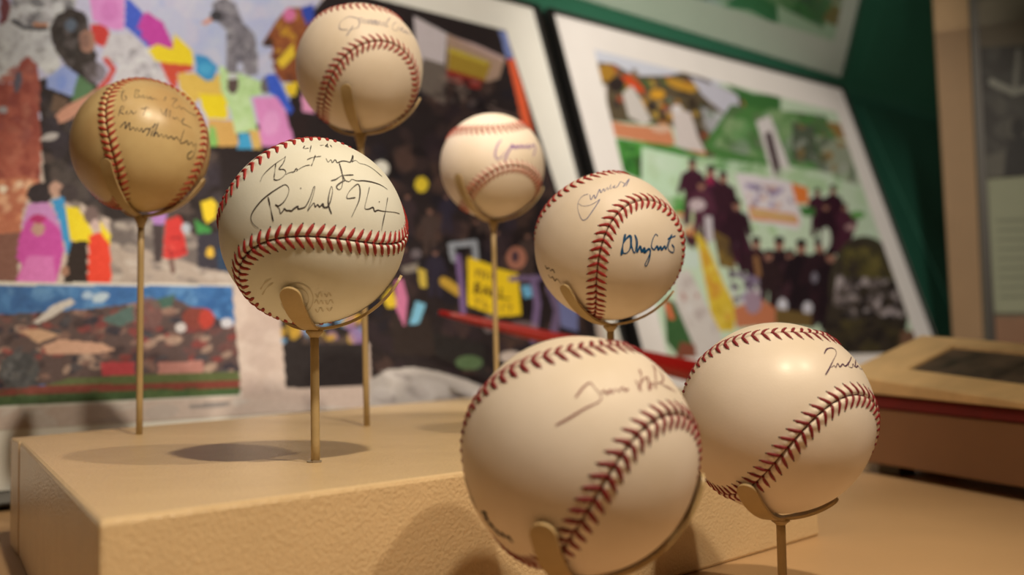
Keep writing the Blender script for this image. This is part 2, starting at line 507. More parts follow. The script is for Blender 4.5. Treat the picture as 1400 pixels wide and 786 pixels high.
    p.poly([(480, 480), (540, 460), (590, 530), (600, 735), (470, 735)], (232, 66, 44)); p.ell(510, 420, 22, 30, (204, 170, 160))
    p.poly([(800, 360), (900, 360), (880, 420), (830, 420)], (176, 122, 180)); p.poly([(820, 420), (880, 420), (870, 620), (830, 620)], (70, 56, 56))
    p.poly([(890, 400), (960, 370), (985, 410), (1005, 580), (930, 610), (875, 600)], (206, 56, 52)); p.scatter([(880, 480), (1000, 480), (1000, 600), (880, 600)], [(130, 26, 30), (222, 80, 70)], 16, 5, 12, .6)
    p.stroke([(920, 610), (930, 680)], 22, (120, 90, 80)); p.ell(1000, 440, 24, 30, (176, 176, 178))
    p.poly([(1040, 390), (1130, 440), (1140, 480), (1060, 470)], (66, 136, 66)); p.poly([(1080, 300), (1140, 280), (1165, 310), (1160, 380), (1110, 420), (1090, 360)], (236, 196, 44))
    p.poly([(1060, 470), (1180, 460), (1240, 560), (1240, 680), (1060, 650)], (56, 50, 58)); p.ell(1130, 570, 22, 30, (226, 176, 60)); p.poly([(1170, 540), (1260, 540), (1260, 680), (1170, 660)], (44, 62, 84))
    # separate stadium picture at lower left
    p.crop(3.417, 0, 370)
    quad = [(-620, 66), (1085, 72), (1122, 582), (-620, 662)]
    p.poly([(-660, 44), (1082, 64), (1128, 586), (-660, 680)], (222, 208, 190))
    p.poly(quad, (62, 108, 158))
    p.scatter([(-620, 70), (1080, 72), (1095, 260), (-620, 240)], [(52, 96, 150), (86, 136, 182), (110, 150, 186), (44, 84, 132)], 120, 10, 34, .5, 2)
    p.poly([(-620, 240), (100, 200), (400, 180), (640, 150), (800, 120), (900, 170), (1100, 260), (1120, 470), (-620, 590)], (92, 70, 66))
    p.scatter([(-620, 240), (100, 200), (400, 180), (640, 150), (800, 160), (1100, 260), (1118, 480), (-620, 590)], [(58, 42, 44), (148, 108, 92), (120, 72, 66), (190, 154, 130), (74, 70, 74), (150, 60, 56), (44, 40, 52)], 420, 7, 22, .7, 1.8, -10)
    p.poly([(155, 240), (250, 160), (330, 130), (350, 150), (240, 220), (170, 250)], (206, 190, 176)); p.ell(470, 125, 40, 22, (186, 196, 206), -20); p.ell(410, 115, 26, 18, (170, 186, 204))
    p.poly([(200, 350), (280, 320), (480, 340), (540, 370), (440, 390), (220, 390)], (206, 156, 128)); p.poly([(90, 280), (180, 270), (280, 300), (180, 340)], (202, 156, 122))
    p.poly([(470, 230), (620, 160), (640, 230), (560, 260)], (84, 104, 96)); p.poly([(700, 140), (820, 110), (800, 170), (720, 180)], (70, 98, 84))
    p.ell(690, 200, 70, 76, (128, 84, 78), a=.7); p.ell(925, 220, 74, 50, (130, 60, 50)); p.ell(965, 225, 36, 46, (184, 62, 50)); p.ell(845, 265, 26, 24, (206, 190, 182)); p.ell(1060, 245, 30, 22, (206, 196, 196))
    p.poly([(470, 430), (630, 425), (630, 485), (480, 490)], (186, 66, 70)); p.poly([(740, 430), (950, 420), (950, 480), (740, 485)], (186, 124, 110))
    p.ell(90, 470, 90, 90, (78, 76, 76)); p.scatter([(0, 380), (180, 380), (180, 560), (0, 560)], [(60, 58, 60), (110, 104, 102), (90, 84, 80)], 30, 8, 20, .6)
    p.poly([(330, 500), (1118, 470), (1122, 520), (180, 545)], (94, 100, 58)); p.poly([(180, 540), (1122, 512), (1122, 545), (-620, 605)], (130, 60, 48))
    p.poly([(-620, 603), (1122, 545), (1123, 582), (-620, 660)], (70, 92, 52)); p.scatter([(-620, 570), (1122, 540), (1123, 582), (-620, 656)], [(56, 78, 44), (92, 106, 60)], 60, 8, 20, .5, 2.5, -3)
    # pale strip and small dark picture
    p.crop(1, 0, 0)
    p.scatter([(330, 400), (640, 530), (640, 600), (0, 600), (0, 560), (330, 545)], [(186, 172, 160), (214, 202, 188), (170, 156, 148)], 50, 8, 22, .4, 2.2, -5)
    p.stroke([(262, 556), (312, 552)], 6, (150, 136, 128))
    p.poly([(322, 380), (400, 395), (505, 470), (510, 560), (330, 545)], (206, 178, 160)); p.scatter([(322, 390), (400, 400), (400, 540), (330, 540)], [(194, 166, 150), (216, 190, 172)], 20, 8, 20, .5)
    p.poly([(383, 424), (498, 430), (503, 527), (391, 531)], (40, 32, 32)); p.scatter([(383, 424), (498, 430), (500, 470), (385, 470)], [(196, 148, 50), (110, 150, 180), (150, 110, 150), (90, 70, 60), (60, 44, 44)], 46, 4, 9, .8)
    p.poly([(505, 520), (530, 505), (565, 502), (600, 508), (640, 520), (690, 540), (720, 560), (720, 600), (505, 600)], (190, 174, 162)); p.scatter([(515, 505), (720, 545), (720, 600), (505, 560)], [(150, 134, 128), (212, 196, 184), (120, 104, 100)], 40, 5, 13, .5, 2.2, 12)
    # figures in the dark
    p.crop(2.62, 500, 240)
    for i_, (x, y, h) in enumerate(((150, 60, 150), (230, 110, 170), (290, 60, 140), (400, 150, 160), (470, 190, 150), (580, 200, 160), (250, 260, 170), (640, 250, 170), (140, 250, 140), (420, 60, 140), (520, 60, 130))):
        p.person(x, y, h, ((60, 44, 46), (74, 56, 50), (48, 40, 52), (30, 22, 24))[i_ % 4], (132, 92, 76))
    p.poly([(90, 490), (230, 500), (260, 650), (100, 640)], (50, 38, 34)); p.poly([(240, 560), (420, 600), (440, 720), (250, 650)], (40, 34, 32))
    p.poly([(60, 440), (95, 395), (115, 470), (80, 475)], (226, 184, 50)); p.poly([(105, 380), (130, 370), (150, 440), (140, 545), (110, 480)], (206, 116, 146)); p.poly([(180, 450), (215, 460), (190, 530), (155, 535)], (126, 180, 202))
    p.poly([(185, 330), (215, 340), (220, 400), (195, 400)], (206, 172, 70)); p.ell(180, 280, 18, 18, (110, 96, 96)); p.poly([(125, 330), (190, 310), (180, 345), (140, 350)], (140, 124, 110))
    p.ell(200, 32, 24, 28, (226, 190, 50)); p.stroke([(280, 380), (330, 415)], 34, (196, 150, 54)); p.ell(55, -25, 28, 28, (240, 235, 230))  # last ellipse paints a specular glint into the print colour
    p.stroke([(315, 300), (305, 250), (390, 240), (395, 300)], 22, (150, 148, 150)); p.stroke([(330, 290), (345, 420), (350, 510)], 20, (128, 96, 136))
    p.poly([(365, 290), (450, 320), (460, 330), (545, 350), (558, 500), (480, 505), (365, 465)], (242, 196, 34))
    for a in ([(400, 340), (396, 362)], [(396, 340), (420, 345), (416, 366)], [(432, 345), (428, 368)], [(448, 352), (445, 372)]): p.stroke(a, 8, (150, 110, 40))
    for a in ([(395, 385), (390, 420)], [(395, 385), (412, 392), (394, 402), (412, 415), (392, 420)], [(420, 425), (432, 395), (442, 428)], [(424, 415), (440, 415)], [(455, 398), (452, 432), (472, 434)], [(485, 405), (482, 438), (515, 440)]): p.stroke(a, 8, (96, 66, 30))
    for a in ([(390, 440), (412, 444)], [(401, 442), (398, 466)], [(425, 448), (422, 470), (440, 470)], [(490, 460), (488, 488)], [(505, 462), (520, 466), (515, 490)]): p.stroke(a, 8, (170, 126, 40))
    p.ell(540, 295, 36, 40, (176, 112, 88)); p.ell(535, 290, 14, 22, (70, 50, 60)); p.poly([(555, 395), (610, 390), (615, 430), (570, 440)], (112, 172, 200))
    p.stroke([(520, 370), (640, 365)], 18, (120, 96, 124)); p.stroke([(600, 370), (615, 460), (600, 590)], 26, (124, 98, 130)); p.stroke([(660, 400), (690, 480), (670, 580)], 30, (116, 94, 120))
    p.ell(560, 550, 60, 30, (160, 130, 126), a=.6); p.ell(440, 530, 22, 34, (140, 122, 116), a=.7); p.ell(370, 670, 50, 26, (84, 100, 66)); p.ell(520, 650, 40, 22, (200, 176, 160))
    p.poly([(690, 440), (760, 470), (760, 560), (700, 540)], (120, 120, 160))
    # top right building with signs
    p.crop(3.93, 540, 0)
    p.poly([(100, 85), (280, 180), (265, 380), (250, 420), (120, 330)], (206, 186, 180)); p.poly([(280, 180), (590, 320), (560, 420), (500, 440), (280, 380)], (176, 140, 116))
    p.poly([(290, 250), (520, 340), (480, 440), (285, 370)], (168, 132, 46)); p.poly([(290, 255), (500, 330), (495, 350), (290, 280)], (198, 168, 60)); p.poly([(280, 370), (480, 430), (450, 480), (270, 430)], (150, 44, 36))
    p.poly([(150, 310), (280, 350), (270, 560), (130, 480)], (112, 96, 84)); p.scatter([(130, 380), (480, 440), (560, 600), (260, 560), (130, 500)], [(60, 48, 44), (110, 92, 84), (40, 30, 30), (140, 116, 100)], 60, 8, 20, .6)
    p.poly([(290, 190), (440, 240), (590, 310), (590, 330), (430, 260)], (196, 160, 150)); p.poly([(480, 560), (560, 590), (640, 620), (560, 620)], (110, 88, 80))
    p.poly([(555, 160), (600, 175), (635, 320), (600, 310)], (122, 130, 176)); p.poly([(605, 320), (640, 315), (700, 520), (760, 800), (720, 790), (670, 600)], (232, 96, 56))


def paint_right(p):
    p.poly([(780, 40), (1300, 40), (1300, 700), (780, 700)], (196, 206, 172))
    p.crop(3.742, 800, 50)
    GR = (64, 122, 48)
    p.poly([(30, 60), (330, 110), (520, 170), (740, 240), (300, 260), (60, 130)], (206, 200, 214))
    p.poly([(60, 130), (150, 140), (250, 200), (420, 200), (520, 180), (800, 300), (860, 420), (880, 600), (620, 620), (440, 460), (120, 430)], (92, 76, 54))
    p.scatter([(60, 130), (420, 200), (800, 300), (860, 420), (880, 600), (440, 460), (110, 400)], [(206, 140, 40), (52, 40, 30), (176, 70, 40), (70, 92, 50), (120, 90, 60), (150, 140, 130), (44, 34, 36), (206, 160, 60)], 230, 8, 22, .75, 1.6, 40)
    p.ell(110, 185, 44, 44, (170, 120, 40)); p.poly([(180, 200), (230, 195), (300, 260), (300, 300), (220, 250)], (206, 74, 36)); p.ell(160, 245, 40, 40, (48, 36, 32)); p.ell(370, 295, 40, 26, (214, 150, 44)); p.ell(490, 250, 80, 24, (196, 140, 46), 20)
    p.poly([(190, 290), (240, 250), (290, 330), (340, 430), (300, 450), (220, 410)], (206, 190, 176)); p.poly([(60, 240), (110, 250), (110, 330), (80, 310)], (220, 200, 186))
    p.poly([(440, 350), (480, 370), (540, 390), (580, 520), (620, 600), (470, 570)], (212, 192, 180)); p.ell(470, 370, 26, 22, (222, 206, 196))
    p.poly([(520, 180), (640, 230), (780, 300), (800, 410), (720, 400), (600, 300)], (196, 186, 190)); p.stroke([(500, 180), (640, 235)], 16, (90, 76, 72)); p.poly([(590, 360), (720, 400), (760, 560), (660, 580), (620, 460)], (172, 164, 160)); p.scatter([(590, 360), (720, 400), (760, 560), (660, 580)], [(140, 132, 128), (196, 190, 184), (110, 120, 96)], 26, 8, 20, .6)
    p.poly([(720, 400), (830, 410), (870, 610), (770, 590)], (76, 52, 44))
    p.poly([(120, 430), (220, 450), (440, 470), (460, 550), (420, 560), (150, 510)], (206, 128, 88)); p.ell(390, 470, 50, 22, (214, 170, 140)); p.poly([(460, 570), (620, 590), (610, 620), (480, 600)], (206, 140, 96))
    p.poly([(150, 520), (460, 560), (640, 620), (880, 610), (900, 700), (720, 690), (540, 640), (520, 690), (340, 720), (300, 740), (190, 690)], GR)
    p.scatter([(150, 520), (460, 560), (640, 620), (880, 610), (900, 700), (540, 640), (340, 720), (190, 690)], [(84, 150, 60), (44, 92, 40), (100, 160, 76)], 60, 12, 30, .55)
    p.poly([(720, 240), (860, 290), (1000, 300), (1000, 440), (850, 420), (810, 330)], (60, 106, 50)); p.poly([(250, 610), (320, 640), (340, 780), (280, 720)], (50, 70, 34))
    p.crop(2.62, 900, 200)
    # upper right of the collage
    p.poly([(160, 0), (260, -150), (600, -110), (720, 140), (640, 100), (420, 60), (360, 90), (300, 90), (240, 60)], (78, 122, 60))
    p.scatter([(200, 0), (260, -150), (600, -110), (720, 140), (420, 60)], [(60, 98, 44), (110, 150, 90), (140, 160, 110), (90, 104, 70), (150, 150, 136)], 90, 10, 28, .6)
    p.poly([(350, -90), (400, -110), (480, 100), (410, 110)], (216, 200, 190)); p.stroke([(395, -40), (430, 100)], 26, (70, 48, 50))
    p.poly([(480, -90), (560, -70), (570, 60), (480, 50)], (84, 90, 70)); p.poly([(560, -40), (680, -10), (720, 140), (600, 90)], (150, 150, 124)); p.scatter([(480, -90), (680, -10), (720, 140), (480, 50)], [(120, 120, 104), (176, 172, 156), (72, 80, 60), (150, 110, 60)], 40, 8, 20, .6)
    p.poly([(600, -90), (660, -80), (690, -20), (640, -30)], (150, 112, 60))
    # field and grass left
    p.poly([(-60, 0), (110, 40), (110, 220), (-60, 240)], (196, 214, 176)); p.poly([(-40, 190), (110, 180), (120, 230), (-20, 250)], (78, 140, 60)); p.poly([(60, 235), (130, 240), (140, 330), (90, 310)], (206, 130, 80))
    # burgundy team
    BU = (66, 28, 42)
    p.scatter([(-40, 20), (720, 100), (800, 400), (300, 330), (100, 400), (-40, 300)], [(178, 196, 150), (206, 216, 186), (150, 180, 120), (196, 204, 170)], 120, 10, 30, .5)
    p.poly([(105, 130), (150, 110), (230, 130), (290, 230), (340, 380), (350, 460), (290, 440), (230, 330), (170, 320), (130, 230)], BU)
    p.scatter([(105, 110), (240, 120), (350, 460), (290, 440), (170, 320), (120, 220)], [(92, 38, 56), (44, 18, 30), (120, 76, 84), (76, 50, 60), (34, 18, 24)], 90, 7, 18, .65)
    for x, y, h, c_ in ((122, 45, 230, BU), (188, 70, 250, (74, 30, 50)), (232, 92, 240, (56, 26, 36)), (280, 190, 240, (48, 22, 32)), (155, 120, 220, (84, 40, 54))): p.person(x, y, h, c_)
    p.ell(185, 120, 14, 18, (150, 40, 70)); p.ell(140, 210, 30, 22, (196, 170, 166)); p.poly([(165, 250), (192, 250), (198, 340), (172, 340)], (196, 180, 176)); p.poly([(90, 310), (140, 330), (130, 370), (100, 350)], (70, 34, 40))
    p.poly([(195, 300), (250, 330), (280, 440), (220, 430)], (120, 92, 44)); p.scatter([(195, 300), (250, 330), (280, 440), (220, 430)], [(150, 116, 50), (90, 66, 40), (70, 50, 40)], 16, 7, 16, .6)
    # white inset picture
    p.poly([(275, 95), (420, 115), (480, 130), (515, 270), (500, 300), (330, 265)], (222, 204, 200)); p.poly([(320, 215), (495, 245), (505, 280), (335, 262)], (214, 140, 96)); p.poly([(330, 225), (490, 252), (495, 268), (335, 246)], (206, 170, 110))
    p.scatter([(310, 130), (470, 150), (490, 240), (330, 220)], [(150, 130, 160), (190, 176, 180), (120, 100, 130), (200, 150, 130)], 30, 6, 14, .7)
    p.poly([(475, 130), (535, 150), (540, 205), (495, 205)], (224, 120, 54))
    p.poly([(545, 265), (600, 225), (655, 225), (715, 268), (695, 330), (640, 390), (590, 330)], BU)
    p.scatter([(545, 255), (650, 215), (720, 262), (640, 385), (580, 320)], [(40, 16, 26), (92, 44, 60), (56, 30, 34), (120, 84, 86)], 40, 6, 16, .65)
    for x, y, h, c_ in ((570, 150, 170, BU), (626, 140, 190, (54, 22, 34)), (668, 205, 160, (76, 34, 48)), (600, 200, 180, (44, 20, 30))): p.person(x, y, h, c_)
    p.ell(715, 245, 26, 14, (96, 150, 70)); p.ell(690, 290, 20, 12, (170, 130, 124))
    p.poly([(500, 215), (560, 220), (560, 250), (520, 250)], (60, 110, 50))
    # suited row
    p.poly([(350, 400), (390, 390), (430, 385), (460, 400), (500, 395), (520, 390), (540, 400), (580, 390), (620, 410), (650, 480), (640, 620), (560, 640), (420, 590), (380, 480)], (36, 20, 26))
    p.scatter([(350, 380), (620, 390), (650, 480), (640, 620), (420, 590)], [(56, 30, 38), (24, 14, 18), (84, 62, 62), (60, 44, 40)], 50, 8, 20, .6)
    for x, y, h, c_ in ((350, 325, 260, (52, 26, 34)), (433, 325, 290, (38, 22, 28)), (472, 370, 240, (60, 34, 40)), (512, 335, 300, (30, 18, 24)), (578, 330, 310, (44, 24, 30)), (618, 370, 280, (34, 20, 26)), (395, 370, 240, (46, 28, 30))): p.person(x, y, h, c_)
    p.ell(445, 570, 18, 26, (206, 196, 196)); p.ell(535, 580, 18, 24, (196, 186, 186)); p.ell(560, 470, 12, 20, (120, 110, 116)); p.ell(600, 330, 18, 40, (204, 206, 180))
    p.stroke([(350, 400), (360, 460)], 20, (140, 96, 60)); p.poly([(420, 580), (550, 600), (550, 650), (420, 640)], (110, 84, 44))
    # dark oval picture lower right
    p.ell(755, 545, 140, 225, (66, 58, 42), -8); p.poly([(640, 420), (700, 330), (800, 370), (860, 480), (890, 640), (880, 800), (560, 800), (600, 620)], (58, 48, 38))
    p.scatter([(660, 360), (780, 360), (850, 480), (660, 470)], [(90, 78, 40), (60, 54, 34), (110, 96, 50)], 60, 8, 20, .6); p.scatter([(640, 460), (850, 480), (880, 620), (620, 620)], [(170, 150, 144), (40, 32, 30), (120, 104, 98), (200, 180, 172), (30, 24, 24), (70, 60, 54)], 110, 6, 16, .75)
    p.scatter([(600, 620), (880, 620), (900, 800), (580, 800)], [(84, 72, 40), (44, 36, 30), (64, 54, 36), (30, 24, 24)], 90, 8, 22, .6); p.poly([(870, 660), (930, 660), (960, 760), (860, 770)], (120, 84, 62))
    # yellow shirt, white strip
    p.poly([(130, 300), (170, 340), (230, 480), (280, 580), (270, 660), (200, 660), (170, 500)], (214, 176, 54)); p.scatter([(150, 340), (230, 480), (270, 650), (200, 640)], [(226, 192, 80), (190, 150, 40), (200, 120, 50)], 30, 8, 20, .5)
    p.poly([(60, 450), (110, 440), (220, 660), (250, 760), (140, 760), (60, 560)], (206, 190, 176)); p.scatter([(60, 450), (110, 440), (220, 660), (140, 740)], [(180, 160, 150), (170, 110, 100), (216, 202, 190)], 26, 6, 16, .6); p.poly([(90, 360), (150, 380), (140, 440), (90, 430)], (200, 206, 186))
    p.poly([(20, 540), (60, 560), (130, 720), (80, 760), (30, 700)], (60, 92, 50)); p.poly([(20, 560), (40, 560), (60, 620), (40, 620)], (220, 110, 70)); p.poly([(80, 700), (130, 710), (140, 760), (60, 760)], (130, 70, 50))
    p.poly([(270, 580), (360, 540), (420, 580), (420, 640), (280, 650)], (190, 112, 76)); p.scatter([(250, 440), (360, 470), (370, 560), (270, 570)], [(130, 110, 130), (190, 176, 180), (80, 60, 76), (220, 200, 196)], 40, 8, 18, .7); p.ell(340, 560, 30, 40, (160, 130, 140))


def rails(parent, TL, TR, BR, BL, widths, origin):
    """four black frame rails round a mat; widths = top, right, bottom, left"""
    def unit(v): return v / np.linalg.norm(v)
    ex, ey = unit(TR - TL), unit(TL - BL)
    wt, wr, wb_, wl = widths
    oTL, oTR = TL - ex * wl + ey * wt, TR + ex * wr + ey * wt
    oBR, oBL = BR + ex * wr - ey * wb_, BL - ex * wl - ey * wb_
    for q in ([TL, TR, oTR, oTL], [TR, BR, oBR, oTR], [BR, BL, oBL, oBR], [BL, TL, oTL, oBL]):
        slab('frame_rail', [p - NB * .010 for p in q], NB * .016, M_black, parent, .0012, origin)


ZB = 0.012
# left print -----------------------------------------------------------
mTR = pl([[728, 11]])[0]; mBR = edge_at((728, 11), (845, 450), ZB)
mTL = mTR - HB * 1.05; mBL = mBR - HB * 1.05
lp = empty('framed_print', (mBL + mBR) / 2)
org1 = np.array(lp.location)
tag(lp, 'wide colourful collage print in a cream mat and black frame behind the baseballs', 'picture', 'framed prints on the green board')
slab('mat_board', [mBL, mBR, mTR, mTL], -NB * .003, M_mat1, lp, 0, org1)
rails(lp, mTL, mTR, mBR, mBL, (.003, .009, .010, .010), org1)
pTR = pl([[691, 42]])[0]; pBR = edge_at((691, 42), (762, 262), .052)
PWID = 0.86
sheet('print_sheet', (pTR - HB * PWID, pTR, pBR, pBR - HB * PWID), 600, 450, .0006, paint_left, (206, 180, 162), lp, org1)
# right print ----------------------------------------------------------
nTL = pl([[753, 17]])[0]; nTR = pl([[1150, 122]])[0]
nBL = edge_at((753, 17), (868, 455), ZB); nBR = edge_at((1150, 122), (1278, 468), ZB)
rp = empty('framed_print', (nBL + nBR) / 2)
org2 = np.array(rp.location)
tag(rp, 'green toned sports collage print in a pale mat, farther right on the board', 'picture', 'framed prints on the green board')
slab('mat_board', [nBL, nBR, nTR, nTL], -NB * .003, M_mat2, rp, 0, org2)
rails(rp, nTL, nTR, nBR, nBL, (.003, .002, .010, .009), org2)
qTL, qTR, qBR = pl([[812, 68], [1143, 153], [1258, 482]])
sheet('print_sheet', (qTL, qTR, qBR, qTL + qBR - qTR), 400, 400, .0006, paint_right, (200, 206, 176), rp, org2)

# paler green triangle imitating a faint reflection at the right end of the board
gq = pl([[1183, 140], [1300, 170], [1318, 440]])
gp = slab('green_reflection', [gq[0] + NB * -.0115, gq[1] + NB * -.0115, gq[2] + NB * -.0115], NB * .004, M_green_refl)
tag(gp, 'slightly paler green triangle imitating a faint reflection on the board beside the post', 'reflection')

# ------------------------------------------------------------------ riser and ledge
ZT = 0.0585
rFL, rBL, rSR, rFR = on_z([[135, 712], [27, 603], [640, 560], [1115, 580]], ZT)
side = rBL - rFL
sdir = (rSR - rBL)
rBR = rBL + sdir * 1.34
riser_o = (rFL + rFR) / 2 * np.array([1, 1, 0])
poly = np.array([rFL, rFR, rBR, rBL])
flo = poly.copy(); flo[:, 2] = 0.0
ris = link('display_riser', slab_mesh('display_riser', flo - riser_o, poly - riser_o, M_riser, .0016))
ris.location = riser_o
tag(ris, 'long low beige painted riser carrying the rear baseballs', 'riser')
bBL, bR = on_z([[15, 597], [640, 543]], ZT)
bR = bBL + (bR - bBL) * 1.0
gap = np.array([-.0014, .0018, 0])
lpoly = np.array([rBL + gap, rBR + gap, np.array([.24, .93, ZT]), np.array([.24, 1.09, ZT]), bR, bBL])
lpoly[:, 2] = ZT - .0006
lf = lpoly.copy(); lf[:, 2] = 0
led = link('ledge', slab_mesh('ledge', lf - riser_o, lpoly - riser_o, M_riser, .001))
led.location = riser_o
tag(led, 'narrow beige ledge filling the gap between riser and leaning prints', 'ledge')

# ------------------------------------------------------------------ baseballs
R = 0.0365
SB = 0.31                                   # shape of the seam curve
SA = 1 - SB


def seam_pts(t):
    return np.stack([SA * np.cos(t) + SB * np.cos(3 * t), SA * np.sin(t) - SB * np.sin(3 * t),
                     2 * math.sqrt(SA * SB) * np.sin(2 * t)], 1)


_t = np.linspace(0, 2 * np.pi, 4001)
_p = seam_pts(_t)
_len = np.concatenate([[0], np.cumsum(np.linalg.norm(np.diff(_p, axis=0), axis=1))])
SEAM_LEN = _len[-1]
NST = 108


def seam_arc(s):
    """unit seam points and tangents at arc fractions s (0..1)"""
    t = np.interp(np.asarray(s) * SEAM_LEN, _len, _t)
    p = seam_pts(t); e = 1e-4
    d = seam_pts(t + e) - seam_pts(t - e)
    return p, d / np.linalg.norm(d, axis=1)[:, None]


def relief(d, phase):
    """height of the leather (metres) at distance d from the seam"""
    puff = 0.5 - 0.5 * np.cos(2 * np.pi * phase)
    lip = 0.00052 * np.exp(-((d - .0013) / .0017) ** 2)
    bulge = 0.00030 * puff * np.exp(-((d - .0020) / .0014) ** 2)
    groove = -0.0011 * np.exp(-(d / .00040) ** 2)
    return lip + bulge + groove


def build_cover():
    n = 168
    a = np.tan(np.linspace(-np.pi / 4, np.pi / 4, n + 1))
    U, V = np.meshgrid(a, a)
    key, verts, quads = {}, [], []
    faces3 = [(1, 0, 0, 0, 1, 0, 0, 0, 1), (-1, 0, 0, 0, -1, 0, 0, 0, 1), (0, 1, 0, -1, 0, 0, 0, 0, 1),
              (0, -1, 0, 1, 0, 0, 0, 0, 1), (0, 0, 1, 0, 1, 0, -1, 0, 0), (0, 0, -1, 0, 1, 0, 1, 0, 0)]
    allp, allq, base = [], [], 0
    idx = np.arange((n + 1) ** 2).reshape(n + 1, n + 1)
    q = np.stack([idx[:-1, :-1], idx[:-1, 1:], idx[1:, 1:], idx[1:, :-1]], -1).reshape(-1, 4)
    for F in faces3:
        c, uu, vv = np.array(F[:3]), np.array(F[3:6]), np.array(F[6:])
        P = c + U[..., None] * uu + V[..., None] * vv
        P = P.reshape(-1, 3); P = P / np.linalg.norm(P, axis=1)[:, None]
        allp.append(P); allq.append(q + base); base += len(P)
    P = np.concatenate(allp); Q = np.concatenate(allq)
    rk = np.round(P * 1e6).astype(np.int64)
    _, first, inv = np.unique(rk, axis=0, return_index=True, return_inverse=True)
    P = P[first]; Q = inv.reshape(-1)[Q]
    ns = 1080
    S, T = seam_arc(np.arange(ns) / ns)
    B = np.cross(S, T)

    def nearest(X):
        near = np.empty(len(X), int)
        for i in range(0, len(X), 8000):
            near[i:i + 8000] = (X[i:i + 8000] @ S.T).argmax(1)
        dl = ((X - S[near]) * T[near]).sum(1)
        f = near / ns + dl / SEAM_LEN
        sd = ((X - S[near]) * B[near]).sum(1)
        return near, f, sd
    Cn = P[Q].mean(1); Cn /= np.linalg.norm(Cn, axis=1)[:, None]
    _, _, fs = nearest(Cn)
    fside = fs > 0
    hasA = np.zeros(len(P), bool); hasB = np.zeros(len(P), bool)
    hasA[Q[fside].ravel()] = True; hasB[Q[~fside].ravel()] = True
    bnd = hasA & hasB
    near, f, sd = nearest(P)
    Sx, _ = seam_arc(np.mod(f, 1))
    P[bnd] = Sx[bnd]; sd = np.where(bnd, 0, sd)
    d = np.abs(np.arcsin(np.clip(sd, -1, 1))) * R
    h = relief(d, f * NST)
    X = P * (R + h)[:, None]
    out = []
    for side in (True, False):
        qq = Q[fside == side]
        used = np.unique(qq); mp = -np.ones(len(X), int); mp[used] = np.arange(len(used))
        me = bpy.data.meshes.new('leather_panel')
        vv = X[used]; qq = mp[qq]
        me.vertices.add(len(vv)); me.vertices.foreach_set('co', vv.ravel())
        me.loops.add(qq.size); me.loops.foreach_set('vertex_index', qq.ravel().astype(np.int32))
        me.polygons.add(len(qq)); me.polygons.foreach_set('loop_start', np.arange(0, qq.size, 4, dtype=np.int32))
        me.update(calc_edges=True)
        me.polygons.foreach_set('use_smooth', np.ones(len(qq), bool))
        me.materials.append(None)
        out.append(me)
    return out


COVER = build_cover()


def leather(name, c1, c2, rough=0.42, coat=.12):
    M = bpy.data.materials.new(name)
    M.use_nodes = True
    nt = M.node_tree
    b = nt.nodes['Principled BSDF']
    tc = nt.nodes.new('ShaderNodeTexCoord')
    n = nt.nodes.new('ShaderNodeTexNoise'); n.inputs['Scale'].default_value = 28; n.inputs['Detail'].default_value = 6
    r = nt.nodes.new('ShaderNodeValToRGB')
    r.color_ramp.elements[0].position = .32; r.color_ramp.elements[1].position = .62
    r.color_ramp.elements[0].color = (*c2, 1); r.color_ramp.elements[1].color = (*c1, 1)
    nt.links.new(tc.outputs['Object'], n.inputs['Vector']); nt.links.new(n.outputs['Fac'], r.inputs[0])
    nt.links.new(r.outputs[0], b.inputs['Base Color'])
    g = nt.nodes.new('ShaderNodeTexNoise'); g.inputs['Scale'].default_value = 1400; g.inputs['Detail'].default_value = 2
    nt.links.new(tc.outputs['Object'], g.inputs['Vector'])
    bp = nt.nodes.new('ShaderNodeBump'); bp.inputs['Strength'].default_value = .12; bp.inputs['Distance'].default_value = .0003
    nt.links.new(g.outputs['Fac'], bp.inputs['Height']); nt.links.new(bp.outputs[0], b.inputs['Normal'])
    b.inputs['Roughness'].default_value = rough
    b.inputs['Specular IOR Level'].default_value = .45
    b.inputs['Subsurface Weight'].default_value = 0.0
    b.inputs['Coat Weight'].default_value = coat; b.inputs['Coat Roughness'].default_value = .25
    return M


L_white = leather('leather_white', alb(235, 206, 177), alb(226, 196, 163))
L_cream = leather('leather_cream', alb(232, 216, 190), alb(222, 204, 174), .58, .0)
L_matte = leather('leather_matte', alb(235, 206, 177), alb(223, 193, 160), .56, .03)
L_tan = leather('leather_tan', alb(214, 176, 118), alb(190, 144, 90), .36)

